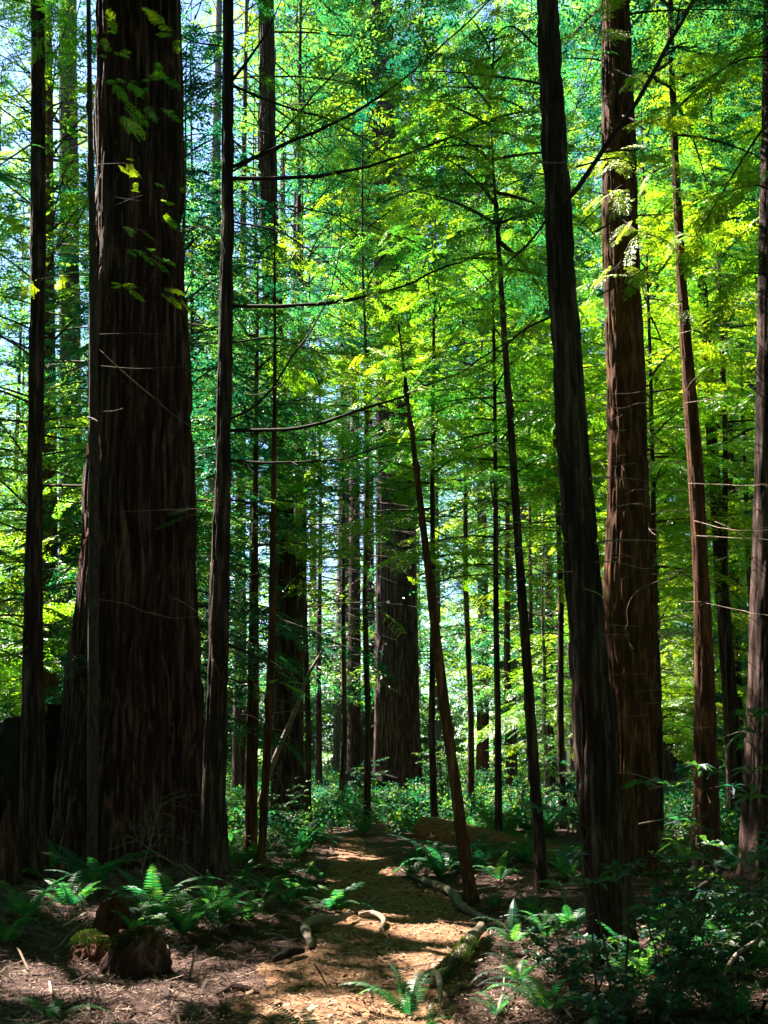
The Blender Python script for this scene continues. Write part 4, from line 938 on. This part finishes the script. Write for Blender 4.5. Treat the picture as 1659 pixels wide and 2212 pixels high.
FL = [
 (60, 1985, .75, 12, 'fern at the far left edge in front of the slim left redwood'),
 (150, 1965, .70, 11, 'bright fern between the slim left redwood and the pole thin sapling'),
 (205, 1935, .95, 8, 'tall fern with upright fronds standing against the pole thin sapling'),
 (15, 2040, .55, 9, 'fern cut by the left picture edge near the mossy lump'),
 (20, 1900, .70, 10, 'bluish fern behind the slim left redwood at the picture edge'),
 (120, 1880, .62, 8, 'bluish fern at the foot of the charred stump'),
 (330, 1985, .90, 12, 'large fern just right of the red snag'),
 (395, 2030, .95, 14, 'largest green fern, right of the dark stump'),
 (300, 2030, .60, 8, 'small fern tucked between the red snag and the dark stump'),
 (470, 2010, .80, 11, 'fern in front of the long limbed redwood'),
 (535, 1990, .62, 8, 'fern with one long frond right of the long limbed redwood'),
 (455, 1955, .5, 7, 'fern at the foot of the long limbed redwood'),
 (650, 1945, .62, 11, 'fern on the left trail bank, behind the sunlit one'),
 (725, 1975, .68, 13, 'yellow sunlit fern overhanging the left trail edge'),
 (690, 1905, .50, 9, 'fern on the bank where the trail narrows'),
 (610, 1895, .60, 10, 'fern right of the thin reddish sapling'),
 (505, 1870, .60, 10, 'fern behind the long limbed redwood beside the two saplings'),
 (520, 1905, .45, 8, 'low fern between the long limbed redwood and the thin reddish sapling'),
 (640, 1860, .60, 10, 'shaded fern below the black trunked redwood'),
 (690, 1818, .90, 12, 'yellow green fern at the left side of the trail end'),
 (890, 1895, .62, 11, 'fern at the right trail edge opposite the sunlit bank'),
 (950, 1900, .60, 11, 'fern between the trail and the leaning reddish trunk'),
 (905, 1860, .62, 9, 'fern in front of the cut end of the long log'),
 (1080, 1905, .62, 10, 'dark fern between the leaning reddish trunk and the slender dark trunk'),
 (1130, 1870, .62, 10, 'dark fern in front of the long log'),
 (1225, 1905, .62, 10, 'dark fern between the slender dark trunk and the thick dark trunk'),
 (1235, 2015, .62, 9, 'bright yellow fern against the left side of the thick dark trunk'),
 (1180, 2025, .52, 9, 'yellow brown fern left of the bright yellow one'),
 (1110, 2040, .55, 9, 'fern where the mossy branch meets the trail edge'),
 (1120, 2120, .50, 9, 'dark fern in the right foreground left of the thick dark trunk'),
 (1075, 2195, .32, 7, 'dim fern at the bottom edge right of the foreground fern'),
 (1180, 2190, .62, 9, 'teal fern at the bottom edge below the thick dark trunk'),
 (1425, 2010, .62, 9, 'yellow fern just right of the thick dark trunk'),
 (1490, 2060, .60, 9, 'bright fern in the right thicket beyond the yellow one'),
 (1380, 2130, .75, 9, 'broad teal fern across the foot of the thick dark trunk'),
 (1560, 2110, .80, 10, 'large teal fern in the right thicket'),
 (1600, 2200, .60, 9, 'bright green fern in the bottom right corner'),
 (1640, 2020, .62, 9, 'fern at the right edge under the shrubs'),
 (1470, 2190, .60, 8, 'dark fern at the bottom edge in the right thicket'),
 (575, 1935, .62, 9, 'fern on the bank below the thin reddish sapling'),
 (615, 1960, .55, 9, 'low fern spilling down the bank above the bent root'),
 (665, 1885, .55, 9, 'fern at the narrowing of the trail, left side'),
 (560, 1870, .62, 9, 'fern just behind the thin reddish sapling'),
 (985, 1885, .55, 8, 'small fern behind the foot of the leaning reddish trunk'),
 (1065, 1960, .40, 7, 'small fern beside the long crooked branch'),
 (1150, 1985, .52, 8, 'fern in front of the slender dark trunk foot'),
 (1540, 1985, .75, 9, 'fern deep in the right thicket under the orange brown trunk'),
 (1330, 2215, .60, 9, 'dark fern on the bottom edge right of the thick dark trunk foot'),
 (1620, 2110, .75, 9, 'arching fern at the right edge in the thicket'),
]
for k, (u, v, s, n, lab) in enumerate(FL):
    fern(u, v, s, n, 300 + k, lab, dead=3 if k % 2 else 2)
f = fern(885, 2205, .62, 6, 420, 'upright fern standing on the trail in the foreground', dead=0, yaw0=2.2, spread=2.4)
fern(925, 2225, .34, 5, 421, 'small young fern beside the upright foreground fern', dead=0, yaw0=0.3, spread=4)
fern(110, 2205, .48, 4, 422, 'sparse fern in the bottom left corner', dead=0, yaw0=1.5, spread=5)
# blurred frond close to the lens
x, y = .04 * 2.9 - .3, 2.9
o = thing('sword_fern', 'out of focus fern close to the lens at the bottom edge', 'fern', (-.32, 5.35, float(gz(-.32, 5.35))), FERN_GROUP)
for yw, s, ty in ((2.7, .62, .0), (1.9, .60, .1), (3.3, .56, .1), (.6, .54, .15), (5, .5, .1)):
    q = link('frond', FR[int(s * 100) % 4][0], o); q.rotation_euler = (0, ty, yw); q.scale = (s, s, s)
# far ferns, one mesh each
def fern_mesh(seed, n):
    r = random.Random(seed); mb = MB()
    for k in range(n):
        _, V, Q, T, MI = r.choice(FR)
        a, t_, s = k / n * 6.283 + r.gauss(0, .2), r.uniform(-.3, .35), r.uniform(.7, 1.1)
        m = np.array(Matrix.Rotation(a, 3, 'Z') @ Matrix.Rotation(t_, 3, 'Y')) * s
        mb.add(V @ m.T, Q, .5, 0); mb.T[-1] = T; mb.M[-1] = MI
    return mesh_from('fern', np.vstack(mb.V), np.vstack(mb.Q), [M['fern'], M['branch']], np.concatenate(mb.T), False, np.concatenate(mb.M))
FM = [fern_mesh(50 + k, 9 + k) for k in range(4)]
r = random.Random(77); spots = []
def far_fern(x, y, s):
    o = link('sword_fern', FM[r.randrange(4)]); o.location = (x, y, float(gz(x, y)) - .03); o.rotation_euler = (r.gauss(0, .06), r.gauss(0, .06), r.random() * 6.28)
    o.scale = (s, s, s * r.uniform(.8, 1.1)); AUTO.append((o, 'far fern', 'fern', 'ferns carpeting the far forest floor', x, y))
c = 0
while c < 235:
    y = 13.5 + 19 * r.random() ** 1.2; x = r.uniform(-.38, .42) * y
    l, rr = float(np.interp(y, TR_Y, TR_L)), float(np.interp(y, TR_Y, TR_R))
    if y < 21.5 and l - .35 < x < rr + .35: continue
    if x < l - 1.5 and y < 15.5: continue
    if .3 < x < 4.9 and 15.3 < y < 19: continue
    if any((x - a) ** 2 + (y - b) ** 2 < .3 for a, b in spots): continue
    spots.append((x, y)); far_fern(x, y, r.uniform(.65, 1.2)); c += 1


# ---------------------------------------------------------------- shrubs
def shrub_data(seed, H, W, nst, leafL, leafW, whorl=7, nside=5, droop=.35, sidewh=3):
    """arching stems that end in whorls or sprigs of leaves; V,Q,T,M with leaves as 0 and stems as 1"""
    r = np.random.default_rng(seed); mb = MB(); LV, LT = [], []
    def leaf(p, d, L, w, t):
        d = d / (np.linalg.norm(d) + 1e-9); s = np.cross(d, [0, 0, 1.0]); s /= np.linalg.norm(s) + 1e-9
        s = s + np.array([0, 0, r.normal(0, .35)]); e = p + d * L + np.array([0, 0, -L * .18]); m = p + d * L * .5
        up = np.array([0, 0, w * .16])
        LV.append([p, m - s * w / 2 + up, m + s * w * .0, m + s * w / 2 + up]); LV.append([m - s * w / 2 + up, e, m + s * w / 2 + up, m]); LT.extend([t, t])
    def cluster(p, d, bt):
        if whorl > 2:
            for k in range(whorl):
                a = k / whorl * 6.283 + r.normal(0, .2); dd = np.array([math.cos(a), math.sin(a), r.normal(.05, .25)]) + d * .5
                leaf(p, dd, leafL * r.uniform(.7, 1.15), leafW * r.uniform(.8, 1.15), bt + r.normal(0, .08))
    for s_ in range(nst):
        az = r.random() * 6.283; out = W * r.uniform(.25, 1); h = H * r.uniform(.5, 1); n = 9; q = np.linspace(0, 1, n)[:, None]
        dr = np.array([math.cos(az), math.sin(az), 0])
        P = dr * out * q ** 1.4 + np.array([0, 0, h]) * (q * (1 + droop) - droop * q ** 2.2) + r.normal(0, .03, (n, 3)) * q + np.array([r.normal(0, .06), r.normal(0, .06), -.05])
        mb.tube(P, np.linspace(.011, .003, n), 4, .5, 1, False)
        cluster(P[-1], P[-1] - P[-2], r.uniform(.2, .8))
        for k in range(nside):
            f = r.uniform(.3, .97); i = int(f * (n - 1)); a = r.random() * 6.283
            d = np.array([math.cos(a), math.sin(a), r.uniform(-.1, .5)]); L = r.uniform(.12, .38) * H * .45; m = 5; qq = np.linspace(0, 1, m)[:, None]
            T = P[i] + d * L * qq + np.array([0, 0, -.2 * L]) * qq ** 2
            mb.tube(T, np.linspace(.005, .0018, m), 3, .5, 1, False)
            bt = r.uniform(.15, .85)
            if whorl > 2:
                cluster(T[-1], d, bt)
                if r.random() < .5: cluster(T[2], d, bt)
            else:
                for g in range(sidewh * 4):
                    j = r.random(); p = T[0] * (1 - j) + T[-1] * j; aa = r.random() * 6.283
                    leaf(p, np.array([math.cos(aa), math.sin(aa), r.normal(0, .3)]) + d * .6, leafL * r.uniform(.6, 1.2), leafW * r.uniform(.7, 1.2), bt + r.normal(0, .1))
    LV = np.array(LV); mb.add(LV.reshape(-1, 3), np.arange(len(LV) * 4).reshape(-1, 4), .5, 0); mb.T[-1] = np.array(LT)
    return np.vstack(mb.V), np.vstack(mb.Q), np.concatenate(mb.T), np.concatenate(mb.M)
def shrub(name, label, cat, loc, data, mat, sc=1.0, rz=0, group=None):
    V, Q, T, MI = data; o = thing(name, label, cat, loc, group, rz); o.scale = (sc, sc, sc)
    for nm, sel, mt in (('leaves', 0, M[mat]), ('stems', 1, M['branch'])):
        q = Q[MI == sel]; used = np.unique(q); rm = np.zeros(len(V), int); rm[used] = np.arange(len(used))
        link(nm, mesh_from(nm, V[used], rm[q], mt, T[MI == sel], False), o)
    return o
RH = [shrub_data(1, 2.3, .9, 7, .17, .042, 7, 6), shrub_data(2, 1.7, .8, 7, .16, .04, 7, 5), shrub_data(8, 2.2, .35, 3, .17, .042, 7, 3)]
HU = [shrub_data(3, 1.6, .9, 12, .055, .030, 0, 9, sidewh=4), shrub_data(4, 1.1, .8, 12, .06, .036, 0, 9, sidewh=4)]
SA = [shrub_data(5, .65, .5, 7, .085, .055, 0, 4, sidewh=2), shrub_data(6, .5, .45, 7, .075, .05, 0, 4, sidewh=2)]
def sh_px(u, v, *a): x, y, z = ground_hit(u, v); return (x, y, z - .02)
for nm, lab, u, v, dat, mat, sc, rz in (
    ('rhododendron_shrub', 'tall rhododendron with whorled leaves rising before the thick dark trunk', 1315, 2200, RH[2], 'broad', .95, .4),
    ('rhododendron_shrub', 'rhododendron just right of the thick dark trunk', 1440, 2190, RH[1], 'broad', .62, 1.9),
    ('rhododendron_shrub', 'large rhododendron at the right edge before the dark edge trunk', 1610, 2120, RH[1], 'broad', .65, 3.3),
    ('rhododendron_shrub', 'rhododendron in front of the orange brown trunk', 1530, 2060, RH[2], 'broad', 1.0, 5.0),
    ('rhododendron_shrub', 'tallest rhododendron at the right edge behind the others', 1640, 1980, RH[2], 'broad', 1.35, 2.2),
    ('huckleberry_shrub', 'fine leaved huckleberry in the bottom right corner', 1560, 2215, HU[0], 'fern', .5, 0),
    ('huckleberry_shrub', 'dense green huckleberry below the orange brown trunk', 1530, 2000, HU[0], 'fern', .62, 1.1),
    ('huckleberry_shrub', 'small huckleberry between thick dark trunk and orange brown trunk', 1460, 1975, HU[1], 'fern', .6, 2.5),
    ('huckleberry_shrub', 'huckleberry at the right edge under the tallest rhododendron', 1630, 2080, HU[1], 'fern', .7, 4.1),
    ('huckleberry_shrub', 'twiggy huckleberry at the foot of the black trunked redwood', 610, 1830, HU[0], 'broad', .9, .7),
    ('huckleberry_shrub', 'huckleberry behind the two saplings left of the trail', 520, 1800, HU[1], 'fern', .9, 3.0),
    ('huckleberry_shrub', 'glossy blue green huckleberry left of the huge redwood, above the charred stump', 125, 1790, HU[0], 'broad', 2.6, 5.2),
    ('huckleberry_shrub', 'glossy huckleberry at the far left behind the slim redwood', 20, 1790, HU[1], 'broad', 3.0, .3),
    ('huckleberry_shrub', 'sparse huckleberry above the long log', 1120, 1790, HU[0], 'fern', 1.3, 3.7),
    ('huckleberry_shrub', 'huckleberry between the fluted redwood and the leaning trunk', 960, 1765, HU[0], 'fern', 1.4, 1.7),
    ('huckleberry_shrub', 'huckleberry behind the thick dark trunk by the red brown redwood', 1250, 1800, HU[1], 'broad', 1.6, .9),
    ('huckleberry_shrub', 'huckleberry left of the fluted redwood base', 770, 1752, HU[1], 'broad', 1.5, .2),
    ('salal_shrub', 'low salal with oval leaves at the foot of the thick dark trunk', 1250, 2150, SA[0], 'broad', .9, 0),
    ('salal_shrub', 'salal on the bottom edge under the thick dark trunk', 1310, 2235, SA[1], 'broad', .95, 1),
    ('salal_shrub', 'small salal left of the thick dark trunk near the trail', 1190, 2110, SA[1], 'broad', .8, 2),
    ('salal_shrub', 'salal right of the thick dark trunk on the bottom edge', 1420, 2225, SA[0], 'broad', .8, 3.2),
    ('salal_shrub', 'salal in the right thicket between teal ferns', 1500, 2140, SA[0], 'broad', 1.0, 4.2)):
    shrub(nm, lab, 'shrub', sh_px(u, v), dat, mat, sc, rz)

# ---------------------------------------------------------------- fallen wood
def wood(name, label, cat, pts, radii, mat, seed, ns=20, amp=.12, parent=None, nseg=60, group=None):
    """crooked piece of wood through world points with bark noise; base = first point"""
    P = smooth_line(pts, nseg); base = np.array(pts[0], float) if parent is None else np.zeros(3); P = P - base
    rr = np.interp(np.linspace(0, 1, nseg), np.linspace(0, 1, len(radii)), radii) * (.78 if name == 'fallen_branch' else 1.0)
    amp *= 1.5 if name == 'fallen_branch' else 1.0
    T = np.gradient(P, axis=0); T /= np.linalg.norm(T, axis=1)[:, None]
    A = np.cross(T, [0, 0, 1.0]); A /= np.linalg.norm(A, axis=1)[:, None] + 1e-9; B = np.cross(A, T)
    th = np.arange(ns) / ns * 6.283185
    s = np.linspace(0, np.linalg.norm(np.diff(P, axis=0), axis=1).sum(), nseg)
    S, TH = np.meshgrid(s, th, indexing='ij'); R0 = rr[:, None]
    k = 1 + amp * vn(S / (rr.mean() * 5), np.cos(TH) * 1.5, np.sin(TH) * 1.5, seed) + amp * .7 * vn(S / (rr.mean() * 1.6), np.cos(TH) * 4, np.sin(TH) * 4, seed + 1)
    k[0] *= .72; k[-1] *= .6
    V = P[:, None] + (R0 * k)[..., None] * (np.cos(TH)[..., None] * A[:, None] + np.sin(TH)[..., None] * B[:, None])
    V = np.vstack([V.reshape(-1, 3), P[0] - T[0] * rr[0] * .1, P[-1] + T[-1] * rr[-1] * .2])
    i = np.arange(nseg - 1)[:, None] * ns; j = np.arange(ns)[None]; kk = (j + 1) % ns
    Q = np.stack([i + j, i + kk, i + ns + kk, i + ns + j], -1).reshape(-1, 4)
    c0, c1 = nseg * ns, nseg * ns + 1; e = (nseg - 1) * ns
    caps = [[c0, (q + 2) % ns, (q + 1) % ns, q] for q in range(0, ns, 2)] + [[c1, e + q, e + (q + 1) % ns, e + (q + 2) % ns] for q in range(0, ns, 2)]
    me = mesh_from(name, V, np.vstack([Q, caps]), mat, None, True)
    if parent is not None: return link(name, me, parent)
    o = link(name, me, None, tuple(base)); return tag(o, label, cat, group)
def gp(u, v, up=0.0):
    x, y, z = ground_hit(u, v); return (x, y, z + up)
# long log right of the trail
def lp(u, v, Y): return tuple(unproj(u, v, Y))
lg = thing('fallen_log', 'long fallen log with broken orange end right of the trail', 'log', lp(905, 1830, 18.5))
b = np.array(lg.location)
wood('log_body', None, None, [np.array(lp(*q)) - b for q in ((903, 1790, 18.5), (980, 1806, 18.2), (1080, 1832, 17.6), (1180, 1850, 17.0), (1290, 1868, 16.4), (1400, 1890, 15.8))], [.26, .27, .25, .23, .2, .17], M['logwood'], 3, 30, .16, lg, 110)
wood('bark_slab', None, None, [np.array(lp(*q)) - b for q in ((1000, 1793, 18.2), (1080, 1812, 17.7), (1180, 1833, 17.1), (1280, 1852, 16.5))], [.10, .16, .15, .12], M['moss'], 4, 20, .25, lg, 70)
wood('fallen_log', 'low rotten dark log lying below the long log', 'log', [lp(925, 1850, 17.2), lp(1020, 1868, 16.8), lp(1130, 1880, 16.3), lp(1250, 1900, 15.5)], [.12, .22, .24, .18], M['redwood'], 7, 24, .3)
# mossy branch at the right trail edge
mg = thing('mossy_branch', 'thick pale branch with green moss at the right trail edge', 'branch', gp(1035, 2038))
b = np.array(mg.location)
wood('wood', None, None, [np.array(gp(*q)) - b for q in ((1040, 2026, .10), (1022, 2052, .10), (1002, 2082, .09), (970, 2112, .07), (935, 2135, .04))], [.045, .055, .06, .055, .035], M['deadwood'], 8, 22, .2, mg)
moss('moss_coat', mg, [np.array(gp(*q)) - b for q in ((1016, 2060, .09), (1002, 2082, .09), (970, 2112, .07), (940, 2132, .04))], (.075, .075, .06), 7000, 9, .1)
wood('fallen_branch', 'crooked pale stub curling up behind the foreground fern', 'branch', [gp(905, 2130, .03), gp(932, 2128, .09), gp(948, 2150, .12), gp(952, 2185, .05)], [.022, .032, .03, .02], M['deadwood'], 12)
wood('fallen_branch', 'long crooked branch edging the right side of the trail', 'branch', [gp(862, 1880, .04), gp(905, 1905, .05), gp(950, 1925, .06), gp(982, 1945, .06), gp(1000, 1972, .06), gp(1050, 1995, .04)], [.03, .05, .055, .06, .055, .035], M['deadwood'], 13, 16, .2, None, 90)
wood('fallen_branch', 'short pale branch crossing behind the leaning reddish trunk', 'branch', [gp(975, 1937, .04), gp(1010, 1936, .05), gp(1045, 1930, .05), gp(1075, 1922, .04)], [.02, .03, .03, .02], M['deadwood'], 14)
wood('fallen_branch', 'bent pale root like branch left of the trail', 'branch', [gp(672, 2055, .05), gp(660, 2022, .10), gp(690, 2010, .10), gp(725, 2008, .09), gp(757, 1992, .10)], [.035, .055, .05, .045, .035], M['deadwood'], 15, 18, .2)
wood('fallen_branch', 'sunlit curved branch at the left trail edge below the yellow fern', 'branch', [gp(775, 1988, .05), gp(805, 1990, .08), gp(828, 2002, .07), gp(822, 2018, .03)], [.03, .035, .032, .02], M['deadwood'], 16)
wood('fallen_branch', 'dark chunk of wood lying left of the trail below the bent root', 'branch', [gp(590, 2082, .03), gp(625, 2075, .06), gp(655, 2066, .05)], [.03, .05, .03], M['burnt'], 17)
wood('fallen_branch', 'thin arched stick leaning on the mossy lump', 'branch', [gp(125, 2052, .02), gp(165, 2034, .12), gp(215, 2020, .14), gp(262, 2008, .10)], [.008, .01, .01, .007], M['deadtwig'], 18)
wood('fallen_branch', 'flat dark strip of bark on the trail at lower left', 'branch', [gp(468, 2152, .01), gp(510, 2142, .03), gp(560, 2150, .02)], [.012, .035, .012], M['redwood'], 19)
wood('fallen_branch', 'grey stick at the trail edge by the bank fern', 'branch', [gp(790, 1960, .02), gp(808, 1952, .06), gp(800, 1945, .05)], [.02, .028, .02], M['deadwood'], 20)
wood('fallen_branch', 'slim root crossing the bank right of the long limbed redwood', 'branch', [gp(492, 1925, .05), gp(530, 1940, .05), gp(560, 1962, .04), gp(600, 1970, .02)], [.015, .02, .018, .01], M['branch'], 21)
wood('fallen_branch', 'small pale curl of wood on the bank', 'branch', [gp(562, 1958, .03), gp(575, 1942, .07), gp(600, 1938, .05)], [.012, .016, .01], M['deadwood'], 22)
wood('fallen_branch', 'pale curved stick in the bottom right corner', 'branch', [gp(1530, 2200, .1), gp(1590, 2150, .25), gp(1640, 2130, .32), gp(1655, 2100, .42)], [.014, .016, .014, .008], M['deadwood'], 23)
wood('fallen_branch', 'pale stick at the bottom edge below the teal ferns', 'branch', [gp(1068, 2210, .02), gp(1085, 2180, .08), gp(1090, 2150, .12)], [.01, .012, .007], M['deadwood'], 24)
wood('fallen_branch', 'dark slanting limb rising to the right in the thicket', 'branch', [lp(1370, 2090, 7.2), lp(1440, 2000, 7.2), lp(1500, 1930, 7.3), lp(1560, 1880, 7.5)], [.02, .03, .028, .02], M['dark_limb'], 25)
for k, (pts, lab) in enumerate(((((1380, 1780), (1440, 1768), (1500, 1750)), 'pale sunlit stick in the thicket left of the orange brown trunk'), (((1400, 1705), (1460, 1690), (1505, 1672)), 'bright twig crossing low before the orange brown trunk'),
                                (((1470, 1830), (1520, 1826), (1575, 1820)), 'straight bright stick below the orange brown trunk'), (((1430, 1810), (1445, 1775), (1500, 1762)), 'bent sunlit twig in the right thicket'))):
    wood('dead_stick', lab, 'stick', [lp(u, v, 10.5) for u, v in pts], [.008, .009, .005], M['deadtwig'], 60 + k, 8, .1)
# stumps at lower left
c = at_ground(292, 2100)
st = thing('rotten_stump', 'low dark rotten stump with mossy rim in the left foreground', 'stump', c)
lump('stump_body', None, None, (0, 0, 0), (.23, .22, .36), M['redwood'], 31, 110, 80, .30, .55, None, st)
moss('moss_cap', st, [(-.14, -.08, .16), (-.05, -.05, .26), (.08, 0, .26)], (.10, .10, .06), 2600, 32)
c = at_ground(192, 2072)
st = thing('mossy_lump', 'small mossy root lump left of the dark stump', 'stump', c)
lump('root_body', None, None, (0, 0, 0), (.16, .15, .26), M['rotten'], 33, 50, 40, .3, .3, None, st)
moss('moss_cap', st, [(-.06, -.04, .10), (0, -.03, .16), (.06, 0, .12)], (.11, .12, .08), 2600, 34)
c = at_ground(245, 2020)
lump('red_snag', 'jagged red rotten snag behind the dark stump', 'stump', c, (.17, .12, .34), M['rotten'], 35, 90, 60, .18, .55)
lump('rotten_stump', 'low dark stump at the base of the fluted redwood', 'stump', Vector((unproj(795, 1700, 34).x, 34, float(gz(-1, 34)))), (.9, .6, .95), M['burnt'], 37, 60, 40, .25, .3)
c = unproj(30, 1800, 12.0)
lump('leaning_slab', 'torn reddish slab of bark at the left picture edge', 'stump', Vector((unproj(5, 1850, 11.6).x, 11.6, float(gz(-4.3, 11.6)))), (.20, .16, .95), M['redwood'], 39, 70, 60, .25, .5)
# fallen boughs with bare twigs before the huge redwood
def bough(label, pts, r0, n, seed, L=.8):
    r = np.random.default_rng(seed); P = np.array(pts, float); base = P[0].copy(); P = smooth_line(P - base, 18); mb = MB()
    mb.tube(P, np.linspace(r0, .004, 18), 6)
    for k in range(n):
        i = r.integers(1, 17); d = r.normal(0, 1, 3); d[2] = abs(d[2]) * .8 - .1; d /= np.linalg.norm(d); l = L * r.uniform(.3, 1); q = np.linspace(0, 1, 8)[:, None]
        T = P[i] + d * l * q + np.array([0, 0, -.35 * l]) * q ** 2 + r.normal(0, .02, (8, 3)) * q
        mb.tube(T, np.linspace(.006, .0015, 8), 6)
        for g in range(5):
            j = r.integers(2, 8); e = d + r.normal(0, .7, 3); e /= np.linalg.norm(e); m = l * r.uniform(.15, .4); qq = np.linspace(0, 1, 4)[:, None]
            mb.tube(T[j] + e * m * qq, np.linspace(.0028, .001, 4), 4, .5, 0, False)
    o = mb.build('fallen_bough', M['deadwood'], None, True, None, tuple(base)); tag(o, label, 'fallen bough', 'bare fallen boughs before the huge redwood'); return o
bough('bare twiggy bough leaning up against the huge redwood base', [lp(300, 1900, 12.2), lp(330, 1800, 12.5), lp(350, 1720, 12.8)], .018, 16, 1, .75)
bough('bare twiggy bough sprawled left of the long limbed redwood', [lp(420, 1890, 12.0), lp(350, 1850, 12.1), lp(270, 1800, 12.2)], .016, 16, 2, .7)
bough('low bare bough lying flat on the duff before the huge redwood', [lp(240, 1915, 11.6), lp(320, 1895, 11.7), lp(415, 1880, 11.8)], .016, 14, 3, .5)
bough('drooping bare bough under the broken end of the long log', [lp(910, 1815, 17.6), lp(950, 1840, 17.2), lp(1000, 1865, 16.8)], .015, 14, 4, .7)
# pale leaning pole behind the thin reddish sapling
wood('leaning_pole', 'pale dead pole leaning right behind the thin reddish sapling', 'pole', [lp(545, 1790, 19), lp(585, 1660, 19), lp(640, 1530, 19.2), lp(665, 1460, 19.3), (lp(700, 1400, 19.5))], [.06, .055, .045, .035, .02], M['deadwood'], 70, 12, .1)

# ---------------------------------------------------------------- labels by position
def where(u):
    if u < LM_U[0]: return 'left of the ' + LANDMARKS[0]
    if u >= LM_U[-1]: return 'right of the ' + LANDMARKS[-1]
    for k in range(len(LM_U) - 1):
        if LM_U[k] <= u < LM_U[k + 1]: return 'between %s and %s' % (LANDMARKS[k], LANDMARKS[k + 1])
ORD = ['', 'second ', 'third ', 'fourth ', 'fifth ', 'sixth ', 'seventh ', 'eighth ', 'ninth ', 'tenth ', 'eleventh ', 'twelfth '] + ['%dth ' % k for k in range(13, 60)]
byk = {}
for a in AUTO:
    o, ph, cat, grp, x, y = a
    u = proj(x, y, 1.6)[0]
    byk.setdefault((ph, where(u)), []).append(a)
for (ph, w), L_ in byk.items():
    L_.sort(key=lambda a: a[5])
    for k, a in enumerate(L_):
        o, ph, cat, grp, x, y = a
        lab = ('%s %s' % (ph, w)) if len(L_) == 1 else ('%snearest %s %s' % (ORD[k], ph, w))
        tag(o, lab, cat, grp)
